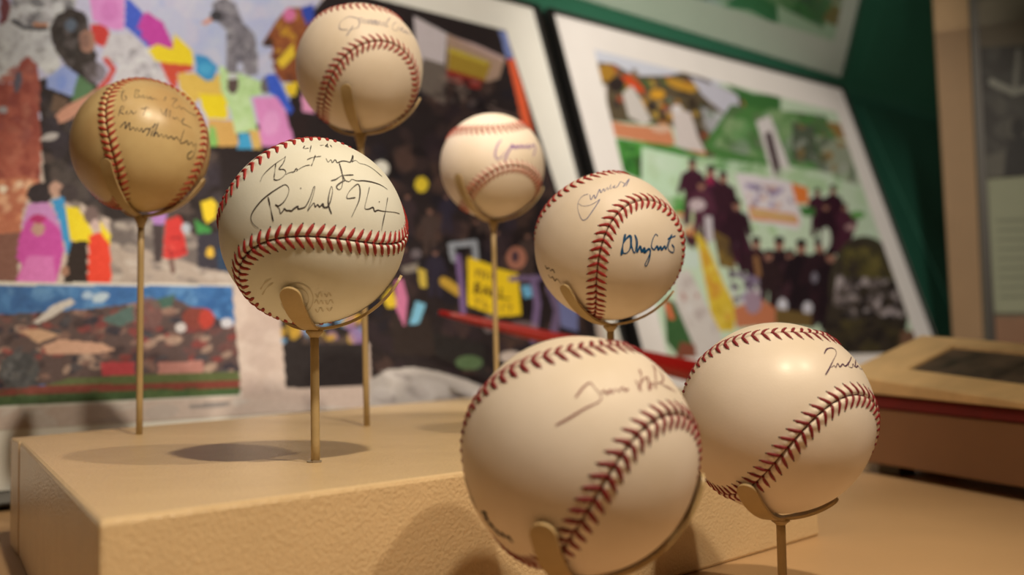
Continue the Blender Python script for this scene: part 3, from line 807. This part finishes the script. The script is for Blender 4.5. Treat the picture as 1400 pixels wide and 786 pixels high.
# one stitch: a chevron of two thread legs, sunk into holes at the outer ends
def build_stitch(width):
    v, f, mi = [], [], []
    K, rings = 7, 7
    for sgn in (-1, 1):
        b0 = len(v)
        for i in range(rings):
            u = i / (rings - 1)
            x = sgn * (.0002 + .0043 * u); y = .0010 - .0027 * u ** .9
            ax = abs(x)
            z = -ax * ax / (2 * R) + float(relief(np.array(ax), np.array(0.0))) * (1 if ax > .0009 else .0) + .00012
            if ax <= .0009: z = .0001 + .00030 * u
            w = width * (.75 + .5 * math.sin(math.pi * min(1, u * 1.05 + .08)) * .6)
            if i == rings - 1: w *= .55; z -= .0003
            tx, ty = sgn * .0043, -.0027
            L = math.hypot(tx, ty); nx_, ny_ = -ty / L, tx / L
            for k in range(K):
                a = 2 * math.pi * k / K
                v.append((x + nx_ * w * math.cos(a), y + ny_ * w * math.cos(a), z + w * .62 * math.sin(a)))
        for i in range(rings - 1):
            for k in range(K):
                q = (b0 + i * K + k, b0 + i * K + (k + 1) % K, b0 + (i + 1) * K + (k + 1) % K, b0 + (i + 1) * K + k)
                f.append(q if sgn > 0 else q[::-1]); mi.append(0)
        f.append(tuple(b0 + k for k in range(K))); mi.append(0)
        # dark hole at the outer end
        hx, hy = sgn * .00455, -.00178
        hz = -hx * hx / (2 * R) + .00012
        c0 = len(v); r_ = .00042
        for k in range(8):
            a = 2 * math.pi * k / 8
            v.append((hx + r_ * math.cos(a), hy + r_ * .8 * math.sin(a), hz - .0002))
        v.append((hx, hy, hz + .00016))
        for k in range(8):
            f.append((c0 + k, c0 + (k + 1) % 8, c0 + 8)); mi.append(1)
    me = mesh_from('stitch', v, f, [None, M_hole], True)
    me.polygons.foreach_set('material_index', mi)
    return me


M_hole = mat('stitch_hole', (0.03, 0.018, 0.012), 0.8)
T_red = mat('thread_red', alb(160, 28, 24), 0.55, 0.3, 3000, .15, 300)
T_crimson = mat('thread_crimson', alb(132, 14, 24), 0.5, 0.3, 3000, .15, 300)
T_rust = mat('thread_rust', alb(176, 50, 32), 0.6, 0.3, 3000, .2, 300)
M_crease = mat('crease_thread', alb(96, 30, 24), 0.8)
STITCH = build_stitch(.00078)
STITCH_THIN = build_stitch(.00066)

_sp, _st = seam_arc(np.arange(361) / 360)
SEAM_MESH = tube_mesh('seam', [tuple(p * (R - .0006)) for p in _sp], .00030, M_crease, 6, False)
_fs = (np.arange(NST) + 0.0) / NST
_ps, _ts = seam_arc(_fs)
_bs = np.cross(_ts, _ps)


def smooth_line(pts, per=7):
    P = np.array(pts, float)
    if len(P) < 3:
        k = np.linspace(0, 1, 6)[:, None]
        return P[0] * (1 - k) + P[-1] * k
    E = np.vstack([2 * P[0] - P[1], P, 2 * P[-1] - P[-2]])
    out = []
    for i in range(1, len(E) - 2):
        for j in range(per):
            t = j / per
            a, b, c, d = E[i - 1], E[i], E[i + 1], E[i + 2]
            out.append(.5 * (2 * b + (c - a) * t + (2 * a - 5 * b + 4 * c - d) * t * t + (3 * b - a - 3 * c + d) * t ** 3))
    out.append(P[-1])
    return np.array(out)


def ink(name, strokes, centre, width, material, parent, crop=(1, 0, 0), lift=.00016):
    """pen strokes lying on the leather, one mesh; strokes read off the photograph"""
    s, ox, oy = crop
    v, f = [], []
    for st in strokes:
        p = smooth_line(st) / s + (ox, oy)
        d = ray(p); d /= np.linalg.norm(d, axis=1)[:, None]
        oc = CAM - centre
        bq = d @ oc
        disc = bq ** 2 - (oc @ oc - R * R)
        ok = disc > 0
        if ok.sum() < 2: continue
        d, bq, disc = d[ok], bq[ok], disc[ok]
        X = CAM + (-bq - np.sqrt(disc))[:, None] * d - centre
        X = X / np.linalg.norm(X, axis=1)[:, None]
        n = len(X)
        tg = np.gradient(X, axis=0); tg -= (tg * X).sum(1)[:, None] * X
        tg /= np.maximum(np.linalg.norm(tg, axis=1), 1e-9)[:, None]
        sd = np.cross(X, tg)
        w = width * (.75 + .35 * np.sin(np.linspace(0, 9, n) + len(v)))
        w[0] *= .6; w[-1] *= .5
        b0 = len(v)
        for i in range(n):
            for sg in (-1, 1):
                q = X[i] * R + sd[i] * sg * w[i] / 2
                q = q / np.linalg.norm(q) * (R + lift)
                v.append(q)
        f += [(b0 + 2 * i, b0 + 2 * i + 2, b0 + 2 * i + 3, b0 + 2 * i + 1) for i in range(n - 1)]
    me = mesh_from(name, v, f, material, True)
    o = link(name, me, parent)
    o.location = (0, 0, R)
    return o


I_black = mat('ink_black', (0.035, 0.024, 0.024), 0.6)
I_brown = mat('ink_faded_black', (0.05, 0.035, 0.035), 0.6)
I_faint = mat('ink_faint_grey', alb(168, 148, 138), 0.7)
I_pencil = mat('ink_soft_grey', alb(104, 84, 66), 0.7)
I_purple = mat('ink_purple', alb(140, 96, 140), 0.6)
I_bluegrey = mat('ink_bluegrey', alb(120, 112, 132), 0.6)
I_blue = mat('ink_blue_marker', alb(18, 74, 108), 0.45)
I_violet = mat('ink_violet', alb(76, 36, 60), 0.6)
I_maroon = mat('ink_maroon', alb(140, 74, 64), 0.6)
I_stamp = mat('stamp_grey', alb(206, 186, 156), 0.7)
I_stampdark = mat('stamp_black', (0.02, 0.022, 0.03), 0.6)

FLIP = Matrix.Rotation(math.pi, 3, 'X')
G_BALL, G_STAND = 'autographed baseballs on rods', 'rod stands with pronged cups'

BALLS = {
    1: dict(c=(-0.2024, 0.5573, 0.2158), q=(0.0001, -0.66, 0.7495, -0.0512), flip=0, leather=L_tan, thread=T_rust, st=STITCH,
            label='aged tan baseball with three faint lines of handwriting, leftmost of all',
            stand='thin beige rod stand under the aged tan baseball', tips=((-99, 70), (4, 62)), base=(190, 593)),
    2: dict(c=(-0.0784, 0.4052, 0.1492), q=(-0.6698, -0.2956, 0.6638, -0.1532), flip=1, leather=L_cream, thread=T_red, st=STITCH,
            label='cream baseball with large black inscription above a horizontal red seam',
            stand='beige rod stand rising from the riser front under the black inscribed cream baseball', tips=((-97, 52), (8, 63)), base=(430, 634)),
    3: dict(c=(-0.0862, 0.5863, 0.2655), q=(0.4848, -0.6948, -0.5276, -0.0625), flip=1, leather=L_matte, thread=T_red, st=STITCH_THIN,
            label='white baseball with a faint grey signature, highest of all',
            stand='tall beige rod stand under the highest baseball', tips=((-95, 62), (12, 65)), base=(509, 580)),
    4: dict(c=(-0.0123, 0.7095, 0.2288), q=(-0.5996, 0.6339, 0.4468, 0.1974), flip=1, leather=L_matte, thread=T_rust, st=STITCH_THIN,
            label='small far white baseball with a purple signature, before the black picture frame',
            stand='thin beige rod stand under the purple signed far baseball', tips=((-128, 75), (2, 67)), base=(684, 560)),
    5: dict(c=(0.048, 0.5041, 0.151), q=(-0.2956, 0.7304, 0.5948, 0.159), flip=1, leather=L_matte, thread=T_red, st=STITCH,
            label='white baseball with a thick blue marker signature right of a vertical seam',
            stand='beige rod stand under the blue marker signed baseball', tips=((-136, 59), (-7, 54)), base=None),
    6: dict(c=(0.1017, 0.3983, 0.0734), q=(0.0351, 0.5801, -0.681, -0.4456), flip=1, leather=L_white, thread=T_crimson, st=STITCH_THIN,
            label='shiny white baseball with a small violet signature, rightmost of all',
            stand='beige rod stand with a broad prong under the rightmost baseball', tips=((-127, 55), (6, 36)), base=None),
    7: dict(c=(0.0201, 0.321, 0.0687), q=(0.6674, -0.0152, 0.3953, -0.6309), flip=0, leather=L_matte, thread=T_crimson, st=STITCH,
            label='largest nearest white baseball with a thin maroon signature, front centre',
            stand='beige rod stand with pronged cup under the nearest baseball', tips=((-112, 66), (0, 80)), base=None),
}


def q2m(q):
    from mathutils import Quaternion
    return Quaternion(q).normalized().to_matrix()


def make_ball(k, B):
    c = np.array(B['c'])
    root = empty('baseball', c - (0, 0, R))
    tag(root, B['label'], 'baseball', G_BALL)
    M3 = q2m(B['q'])
    if B['flip']: M3 = M3 @ FLIP
    loc = Matrix.Translation((0, 0, R)) @ M3.to_4x4()
    for me in COVER:
        o = link('leather_panel', me, root)
        o.matrix_local = loc
        o.material_slots[0].link = 'OBJECT'
        o.material_slots[0].material = B['leather']
    seam = link('seam', SEAM_MESH, root)
    seam.matrix_local = loc
    for i in range(NST):
        o = bpy.data.objects.new('stitch', B['st'])
        COL.objects.link(o)
        o.parent = seam
        P, T, S = Vector(_ps[i]), Vector(_ts[i]), Vector(_bs[i])
        mm = Matrix.Identity(4)
        mm.col[0] = (*S, 0); mm.col[1] = (*T, 0); mm.col[2] = (*P, 0); mm.col[3] = (*(P * R), 1)
        o.matrix_local = mm
        o.material_slots[0].link = 'OBJECT'
        o.material_slots[0].material = B['thread']
    B['root'] = root
    return root


for k, B in BALLS.items():
    make_ball(k, B)

# ------------------------------------------------------------------ rod stands
def prong_mesh(az, pol, c_r=R + .0016, thick=.0011, w=.0068):
    """curved strap along the ball from the bottom pole up to polar angle pol, rounded end"""
    n = 22
    v, f = [], []
    az, pol = math.radians(az), math.radians(pol)
    ux = np.array([math.cos(az), math.sin(az), 0]); sx = np.array([-math.sin(az), math.cos(az), 0])
    for i in range(n + 1):
        u = math.sin(i / n * math.pi / 2) ** .9
        th = pol * u
        wid = w * (.62 + .38 * min(1, u * 1.6))
        rem = (1 - u) * pol * c_r
        if rem < w / 2: wid = max(.0008, 2 * math.sqrt(max(0, (w / 2) ** 2 - (w / 2 - rem) ** 2)))
        d = ux * math.sin(th) - np.array([0, 0, 1]) * math.cos(th)
        for rr in (c_r, c_r + thick):
            for sg in (-1, 0, 1):
                v.append(d * rr + sx * sg * wid / 2 - d * (wid / 2 * sg) ** 2 / (2 * c_r) * 0)
    for i in range(n):
        a, b = i * 6, (i + 1) * 6
        f += [(a, a + 1, b + 1, b), (a + 1, a + 2, b + 2, b + 1), (a + 4, a + 3, b + 3, b + 4), (a + 5, a + 4, b + 4, b + 5),
              (a + 3, a, b, b + 3), (a + 2, a + 5, b + 5, b + 2)]
    f += [(0, 3, 4, 1), (1, 4, 5, 2)]
    e = n * 6
    f += [(e, e + 1, e + 4, e + 3), (e + 1, e + 2, e + 5, e + 4)]
    return mesh_from('prong', v, f, M_stand, False)


for k, B in BALLS.items():
    c = np.array(B['c'])
    on_riser = k <= 5
    zb = ZT if on_riser else 0.0
    if B['base']:
        bp = on_z([B['base']], zb)[0]
        bp = np.array([bp[0] * .35 + c[0] * .65 if k != 3 else bp[0] * .6 + c[0] * .4, c[1] * .8 + bp[1] * .2, zb])
        # keep the foot under the ball, slightly off plumb as in the photograph
    else:
        bp = np.array([c[0], c[1], zb])
    root = empty('ball_stand', bp)
    tag(root, B['stand'], 'stand', G_STAND)
    top = c - (0, 0, R + .0032) - bp
    n = 6
    path = [tuple(top * (i / n)) for i in range(n + 1)]
    link('rod', tube_mesh('rod', path, .00175, M_stand, 14), root)
    hub = tube_mesh('hub', [tuple(top * .955), tuple(top * .975), tuple(top), tuple(top + (0, 0, .0006))], [.0018, .0024, .0036, .0034], M_stand, 16)
    link('hub', hub, root)
    (a1, p1), (a2, p2) = B['tips']
    a3 = (a1 + a2) / 2 + 180
    for a, p in ((a1, p1), (a2, p2), (a3, (p1 + p2) / 2)):
        o = link('prong', prong_mesh(a, p, w=.0080 if k in (2, 6, 7) else .0060), root)
        o.location = tuple(c - bp)
    if k == 2:
        rng = random.Random(3)
        v = [(0, 0, .0012)]
        for i in range(11):
            w = 2 * math.pi * i / 11; r = .0020 + rng.random() * .0016
            v.append((r * math.cos(w), r * .8 * math.sin(w), .0003 + .0006 * rng.random()))
        for i in range(11):
            v.append((v[i + 1][0] * 1.02, v[i + 1][1] * 1.02, 0.00005))
        f = [(0, 1 + i, 1 + (i + 1) % 11) for i in range(11)] + [(1 + i, 12 + i, 12 + (i + 1) % 11, 1 + (i + 1) % 11) for i in range(11)]
        link('paint_chip', mesh_from('paint_chip', v, f, M_chip), root)

# ------------------------------------------------------------------ handwriting on the balls
def b_ink(k, name, strokes, width, material, crop, label=None):
    o = ink(name, strokes, np.array(BALLS[k]['c']), width, material, BALLS[k]['root'], crop)
    if label: o['label'] = label
    return o


c1 = (3.276, 80, 80)
b_ink(1, 'inscription', [
    [(292, 140), (283, 168), (290, 190), (305, 180), (298, 165)], [(278, 152), (300, 148)],
    [(345, 140), (340, 178)], [(345, 140), (362, 145), (350, 158), (365, 170), (345, 178)],
    [(370, 178), (380, 165), (385, 180), (395, 168), (400, 182), (412, 172), (418, 185), (430, 178), (442, 188)], [(470, 190), (480, 172), (477, 196)],
    [(505, 180), (530, 182), (515, 200), (510, 215), (530, 222), (540, 212), (548, 226), (560, 222), (575, 236), (600, 250), (620, 260)]],
    .00040, I_pencil, c1, 'three faint lines of dark handwriting')
b_ink(1, 'inscription', [
    [(268, 258), (282, 215), (294, 222), (276, 238), (294, 250)], [(300, 245), (310, 235), (305, 250), (320, 245), (326, 234), (335, 248), (350, 236)], [(394, 212), (380, 255)], [(368, 226), (406, 220)],
    [(455, 222), (470, 252), (485, 225), (480, 262), (500, 232), (496, 265)], [(510, 262), (520, 271), (530, 264), (545, 282), (562, 268), (553, 290), (575, 300), (595, 312)]],
    .00040, I_pencil, c1)
b_ink(1, 'inscription', [
    [(275, 310), (300, 284), (300, 314), (318, 287), (320, 320), (335, 308), (345, 324), (352, 310), (362, 327), (372, 312), (378, 330), (392, 315), (410, 318), (394, 348)],
    [(400, 322), (440, 292)], [(432, 290), (412, 352)], [(447, 288), (425, 347), (440, 330), (448, 350), (460, 338), (470, 354), (482, 342), (490, 358), (505, 348), (515, 362), (528, 352), (540, 368)],
    [(563, 318), (545, 374), (560, 378), (575, 368), (580, 386), (595, 375), (605, 392), (616, 380), (612, 410), (600, 440), (582, 450), (578, 430), (600, 412)]],
    .00052, I_brown, c1)

c2a, c2b = (5.615, 340, 180), (5.24, 440, 190)
b_ink(2, 'inscription', [[(430, 110), (422, 130), (462, 128)], [(480, 106), (470, 158)], [(545, 108), (578, 104)], [(606, 92), (590, 112), (608, 118), (604, 104)],
    [(90, 385), (110, 340), (150, 295), (210, 245), (270, 205), (285, 190)], [(210, 245), (203, 300), (195, 358)], [(285, 190), (268, 240), (235, 287), (272, 292), (286, 320), (250, 360), (215, 373), (193, 365)],
    [(285, 330), (310, 318), (330, 312), (350, 308), (365, 285), (375, 297), (365, 305), (400, 280), (440, 262), (470, 258)], [(512, 182), (490, 245), (480, 264)], [(448, 217), (490, 200), (556, 190)]],
    .00044, I_black, c2a, 'black pen inscription')
b_ink(2, 'signature', [[(150, 500), (170, 590), (190, 690)], [(80, 745), (30, 700), (20, 650), (50, 590), (110, 520), (180, 465), (260, 415), (290, 410), (310, 440), (300, 490), (270, 540), (230, 570), (205, 560)],
    [(205, 560), (235, 590), (245, 627), (265, 608), (275, 590), (290, 604), (310, 605), (330, 607), (350, 590), (378, 573), (380, 592), (410, 587), (440, 570), (475, 500), (498, 430), (508, 428), (495, 490), (470, 560), (453, 608), (480, 570), (502, 548), (510, 577), (530, 560), (545, 577), (570, 553), (577, 582), (610, 577)], [(396, 434), (404, 437)]],
    .00050, I_black, c2a, 'black pen signature')
b_ink(2, 'inscription', [[(40, 38), (30, 55), (50, 60)], [(60, 45), (72, 60)],
    [(30, 140), (45, 166), (65, 150), (75, 171), (95, 150), (110, 171), (130, 164), (150, 159), (175, 161), (205, 165), (221, 118), (222, 150), (215, 167), (240, 155), (270, 175), (310, 185), (350, 205), (390, 235), (430, 270)],
    [(125, 175), (140, 230), (150, 290), (140, 350), (120, 363), (105, 340), (140, 310), (165, 300)], [(65, 300), (100, 290), (140, 265), (180, 260), (226, 258)], [(150, 265), (165, 295), (195, 306), (215, 290), (250, 300), (300, 300), (360, 310), (420, 330), (470, 362)]],
    .00050, I_black, c2b)
b_ink(2, 'signature', [[(0, 475), (30, 492), (45, 480), (60, 450), (76, 380), (70, 340), (55, 380), (45, 450), (55, 500), (70, 537)],
    [(240, 420), (180, 425), (190, 385), (225, 345), (260, 325), (273, 370), (265, 440), (240, 500), (212, 560)],
    [(340, 345), (325, 410), (308, 480), (312, 502), (340, 500), (365, 490), (377, 517), (400, 510), (430, 516), (470, 520), (520, 525), (556, 535)], [(470, 420), (455, 510), (440, 580), (425, 657)], [(406, 448), (414, 452)]],
    .00050, I_black, c2b)
c2 = (2.62, 280, 170)
circ = [(330 + 58 * math.cos(a), 625 + 56 * math.sin(a)) for a in np.linspace(-2.6, 2.9, 22)]
circ2 = [(330 + 42 * math.cos(a), 625 + 40 * math.sin(a)) for a in np.linspace(-2.4, 2.6, 18)]
b_ink(2, 'ball_stamp', [circ, circ2, [(200, 590), (215, 568), (240, 550)], [(206, 610), (222, 585), (246, 566)], [(396, 606), (404, 618), (412, 600), (420, 616)], [(428, 604), (436, 616), (444, 602), (452, 614)],
    [(392, 640), (400, 628), (408, 642), (416, 630), (424, 642)], [(432, 630), (440, 644), (450, 628), (460, 640)], [(396, 660), (404, 672), (414, 656), (424, 670)], [(436, 656), (446, 668), (456, 654)]],
    .00060, I_stamp, c2, 'faint pale printed stamp')

b_ink(3, 'signature', [[(520, 230), (470, 240), (482, 290), (460, 350), (380, 380), (335, 440), (318, 455), (355, 400), (400, 330)], [(470, 240), (350, 215), (250, 270), (225, 330), (240, 375), (340, 380)],
    [(480, 300), (520, 245), (520, 305), (550, 240), (555, 305), (590, 248), (595, 308), (630, 250), (640, 312), (670, 255), (680, 318), (700, 260), (715, 325), (740, 265), (760, 332), (790, 270), (790, 332), (830, 260), (872, 228), (810, 335), (852, 330)],
    [(950, 288), (910, 310), (905, 370), (950, 392), (980, 345), (1000, 392), (1025, 352), (1030, 398), (1050, 412), (1070, 388), (1080, 432), (1100, 403), (1110, 442), (1130, 420), (1140, 452)]],
    .00075, I_faint, (9.333, 440, 0), 'faint grey signature')
b_ink(4, 'signature', [[(290, 240), (240, 290), (200, 390), (190, 480), (220, 530), (290, 500), (350, 430), (420, 340), (450, 300), (430, 370), (380, 450), (340, 560), (328, 600)],
    [(430, 370), (465, 320), (480, 372), (510, 325), (530, 372), (560, 318), (590, 368), (600, 305), (620, 366), (650, 318), (670, 366), (700, 300), (712, 366), (750, 330), (790, 318), (802, 380), (790, 440), (774, 492)],
    [(430, 345), (520, 352), (620, 345), (710, 350)]],
    .0010, I_purple, (11.23, 660, 170), 'purple pen signature')
c5 = (5.238, 730, 230)
b_ink(5, 'signature', [[(400, 190), (410, 226), (430, 193), (442, 216), (470, 153), (480, 176), (500, 148), (506, 167), (525, 138), (530, 157), (552, 118), (545, 150), (580, 123), (570, 142), (600, 130), (620, 98), (650, 116), (640, 132), (682, 78), (658, 132)],
    [(315, 250), (350, 270), (400, 265), (450, 240), (472, 224), (450, 262), (410, 320), (380, 360), (350, 371), (330, 340), (315, 290), (320, 240), (350, 200), (390, 185)]],
    .00042, I_bluegrey, c5, 'thin blue grey signature')
b_ink(5, 'signature', [[(655, 470), (638, 540), (625, 625)], [(635, 545), (665, 500), (692, 488), (692, 560), (670, 602), (640, 607), (630, 580)], [(692, 488), (700, 560), (720, 607), (732, 540), (722, 478), (740, 520), (737, 602), (760, 558), (772, 597), (790, 572), (792, 602), (820, 578), (832, 590), (825, 650), (806, 697), (794, 690), (812, 650), (832, 605)],
    [(887, 485), (870, 473), (850, 510), (840, 560), (860, 582), (880, 558), (890, 582), (905, 563), (915, 582), (935, 558), (945, 577), (970, 500), (987, 478), (960, 560), (970, 592), (996, 602), (1002, 570), (985, 545)], [(955, 508), (1012, 484)]],
    .00105, I_blue, c5, 'thick blue marker signature')
c5b = (3.275, 710, 220)
b_ink(5, 'ball_stamp', [[(116, 466), (124, 482), (134, 478), (140, 492), (150, 486), (160, 502)], [(130, 510), (142, 524), (150, 518), (160, 536), (170, 528), (186, 548)]], .0007, I_pencil, c5b, 'dark printed stamp near the prong')
b_ink(6, 'signature', [[(70, 167), (80, 150), (103, 148), (113, 165), (100, 195), (85, 225), (74, 243)], [(95, 216), (105, 209), (111, 216), (118, 202), (126, 214), (136, 204), (146, 211), (160, 195), (167, 178), (160, 195), (157, 212), (170, 216), (172, 203), (180, 212), (183, 178)], [(180, 196), (183, 216), (190, 210), (197, 219), (206, 223)]],
    .00052, I_violet, (2.62, 1100, 420), 'small violet signature')
b_ink(7, 'signature', [[(340, 322), (380, 300), (430, 270), (482, 240), (457, 200), (445, 190), (425, 205), (401, 237)], [(482, 222), (490, 214), (500, 224), (510, 211), (516, 222), (526, 209), (536, 217), (546, 204), (556, 214), (566, 208)],
    [(588, 183), (597, 200), (606, 217)], [(599, 148), (606, 172), (598, 212)], [(605, 187), (625, 173), (631, 212), (640, 188), (651, 207), (647, 150), (640, 134)], [(640, 134), (667, 160), (672, 185), (650, 192)], [(660, 190), (690, 205), (712, 217)]],
    .00060, I_maroon, (2.272, 610, 440), 'thin maroon signature')
b_ink(7, 'ball_stamp', [[(150, 322), (188, 330), (170, 352), (198, 362), (182, 380)], [(190, 372), (206, 402), (218, 396), (214, 420), (232, 414), (236, 440), (250, 440)], [(246, 452), (262, 466), (272, 458), (282, 492), (306, 470), (310, 500), (322, 486)], [(325, 496), (340, 510), (356, 502), (368, 526), (358, 530)], [(372, 528), (388, 546)],
    [(28, 60), (42, 104), (56, 150)], [(60, 168), (76, 206), (96, 250), (122, 300)]],
    .0010, I_stampdark, (5.38, 630, 640), 'dark brand lettering along the lower left rim')

# ------------------------------------------------------------------ red bat leaning behind the baseballs
A = on_y([[600, 427]], .905)[0]; Bp = on_y([[985, 530]], .955)[0]; Bp[2] = ZT + .0122
n = 14
path = [tuple((A + (Bp - A) * (i / n)) - Bp) for i in range(n + 1)]
rad = [.0022 + .0088 * (i / n) ** .8 for i in range(n + 1)]
bt = empty('red_bat', Bp)
tag(bt, 'slim tapered red bat leaning between the riser and the prints', 'bat')
link('barrel', tube_mesh('barrel', path, rad, M_bat, 16), bt)
link('end_cap', tube_mesh('end_cap', [path[-1], tuple(np.array(path[-1]) + (Bp - A) / np.linalg.norm(Bp - A) * .004)], [.0108, .0085], M_batend, 16), bt)

# ------------------------------------------------------------------ block with framed photograph at the right
F0, F1 = on_z([[1172, 645]], 0.0)[0], on_z([[1400, 687]], 0.0)[0]
fdir = (F1 - F0); fdir /= np.linalg.norm(fdir)
LEN = .24
F1 = F0 + fdir * LEN
depth = np.array([-fdir[1], fdir[0], 0])
if depth[0] < 0: depth = -depth
BW = .076


def wedge(name, corners, zlo, zhi, parent, material, org, bev=.001):
    """prism over (s, d) corners: s runs along the front, d to the back; heights are functions of s, d"""
    p = [F0 + fdir * s_ + depth * d_ for s_, d_ in corners]
    lo = np.array([(q[0], q[1], zlo(*c_)) for q, c_ in zip(p, corners)])
    hi = np.array([(q[0], q[1], zhi(*c_)) for q, c_ in zip(p, corners)])
    return link(name, slab_mesh(name, lo - org, hi - org, material, bev), parent)


def z_block(s_, d_): return .0512 - .012 * s_
def z_pad(s_, d_): return .0622 - .026 * s_
SL = .40                                      # the wooden frame rises towards the back
def z_frame(s_, d_): return .0626 - .026 * s_ + max(0.0, d_) * SL
def z_ftop(s_, d_): return z_frame(s_, d_) + .0125 - .045 * s_


blk = empty('display_block', F0)
org = np.array(blk.location)
tag(blk, 'shadowed tan display block on short feet under the wooden photo frame', 'block')
rect = [(0, 0), (LEN, 0), (LEN, BW), (0, BW)]
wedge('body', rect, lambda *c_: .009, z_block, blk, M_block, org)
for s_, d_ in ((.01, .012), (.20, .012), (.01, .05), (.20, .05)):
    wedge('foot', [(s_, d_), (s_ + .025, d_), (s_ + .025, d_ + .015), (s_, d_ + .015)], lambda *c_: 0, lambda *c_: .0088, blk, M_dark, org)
red = empty('red_cloth_pad', F0 + (0, 0, .0514))
tag(red, 'dark red cloth pad between the tan block and the wooden frame', 'pad')
org = np.array(red.location)
prect = [(-.003, -.001), (LEN, -.001), (LEN, BW), (-.003, BW)]
wedge('pad', prect, lambda *c_: z_block(*c_) + .0002, z_pad, red, M_red, org)

fr = empty('photo_frame', F0 + (0, 0, .0626))
org = np.array(fr.location)
tag(fr, 'pale wooden frame lying on red pad with an inset dark photograph', 'frame')
S0, S1, D0, D1 = -.014, LEN, -.003, .076
o_ = [(S0, D0), (S1, D0), (S1, D1), (S0, D1)]
i_ = [(S0 + .05, D0 + .024), (S1 - .02, D0 + .024), (S1 - .02, D1 - .012), (S0 + .05, D1 - .012)]
for k_ in range(4):
    wedge('frame_bar', [o_[k_], o_[(k_ + 1) % 4], i_[(k_ + 1) % 4], i_[k_]], z_frame, z_ftop, fr, M_wood, org, .0008)
M_photo = mat('dark_photo', alb(78, 58, 42), .5, 0, 1, .75, 55)
wedge('photograph', i_, lambda *c_: z_frame(*c_) + .002, lambda *c_: z_ftop(*c_) - .003, fr, M_photo, org, 0)
wedge('backing', [(S0 + .004, D0 + .03), (S1, D0 + .03), (S1, D1 - .001), (S0 + .004, D1 - .001)], lambda *c_: z_pad(*c_) + .0002, lambda *c_: z_frame(*c_) - .0002, fr, M_wood, org, 0)

# ------------------------------------------------------------------ post and wall panel at the right end
b0, b1 = on_y([[1303, 470]], 1.42)[0], on_y([[1345, 470]], 1.40)[0]
t0, t1 = on_y([[1275, 0]], 1.46)[0], on_y([[1324, 0]], 1.44)[0]
def drop(b, t, z): return b + (t - b) * (z - b[2]) / (t[2] - b[2])
z0, z1 = 0.0, .80
lo = np.array([drop(b0, t0, z0), drop(b1, t1, z0)]); hi = np.array([drop(b0, t0, z1), drop(b1, t1, z1)])
bk = np.array([.012, .03, 0])
lo4 = np.array([lo[0], lo[1], lo[1] + bk, lo[0] + bk]); hi4 = np.array([hi[0], hi[1], hi[1] + bk, hi[0] + bk])
po = link('trim_1', slab_mesh('trim_1', lo4 - lo[0], hi4 - lo[0], M_post, .001)); po.location = lo[0]
tag(po, 'taupe upright post closing the right end of the green board', 'post', kind='structure')
wd = np.array([.88, -.475, 0])               # right wall runs towards the viewer
nW = np.array([-.475, -.88, 0])
w0b, w0t = lo[1] + wd * .001, hi[1] + wd * .001
wall = slab('wall_right', [w0b, w0b + wd * .55, w0t + wd * .55, w0t], -nW * .012, M_taupe)
tag(wall, 'taupe side wall panel with mounted photo and caption', 'wall', kind='structure')


def wq(pxq, off):
    """points on the side wall seen at the given picture positions"""
    nn = np.cross(wd, w0t - w0b); nn /= np.linalg.norm(nn)
    if nn[1] > 0: nn = -nn
    d = ray(pxq)
    return CAM + d * (((w0b - CAM) @ nn) / (d @ nn))[:, None] + nn * off, nn


q, nn = wq([[1326, 0], [1336, 0], [1362, 470], [1350, 470]], .0005)
ds = slab('trim_2', q, nn * .006, M_dark)
tag(ds, 'narrow dark strip along the taupe post', 'trim', kind='structure')
q, nn = wq([[1335, 66], [1440, 60], [1450, 236], [1346, 244]], .0005)
def paint_wallphoto(p):
    p.poly([(1300, 40), (1500, 40), (1500, 260), (1300, 260)], (46, 42, 38))
    p.scatter([(1330, 60), (1450, 60), (1450, 250), (1330, 250)], [(60, 56, 50), (34, 30, 28), (76, 70, 60)], 60, 5, 14, .5)
    p.stroke([(1356, 112), (1385, 126), (1420, 118)], 10, (112, 106, 92)); p.stroke([(1392, 70), (1388, 118)], 6, (104, 98, 86))
    p.ell(1392, 175, 9, 14, (24, 22, 22)); p.poly([(1378, 190), (1410, 186), (1418, 244), (1372, 246)], (26, 24, 24)); p.poly([(1345, 215), (1375, 205), (1372, 246), (1346, 246)], (72, 66, 56))


ph = sheet('wall_photo', q, 90, 130, .0012, paint_wallphoto, (46, 42, 38), None, np.zeros(3), nn)
tag(ph, 'dark black and white photograph on the right side wall', 'photo')
q, nn = wq([[1349, 246], [1450, 238], [1458, 428], [1359, 428]], .0005)
cp = empty('caption_panel', q[3])
tag(cp, 'pale green grey caption sheet below the dark wall photograph', 'caption')
slab('sheet', q, nn * .002, M_caption, cp, 0, np.array(cp.location))
for i in range(9):
    y = 300 + i * 13
    l, _ = wq([[1362 + i * .6, y], [1436, y - 2], [1436, y + 2.4], [1362 + i * .6, y + 4.4]], .0026)
    slab('text_line', l, nn * .0003, M_capink, cp, 0, np.array(cp.location))
q, nn = wq([[1361, 434], [1450, 434], [1452, 476], [1363, 476]], .0005)
br = slab('baseboard_right', q, nn * .008, M_brown)
tag(br, 'brown rail at the foot of the side wall', 'rail', kind='structure')
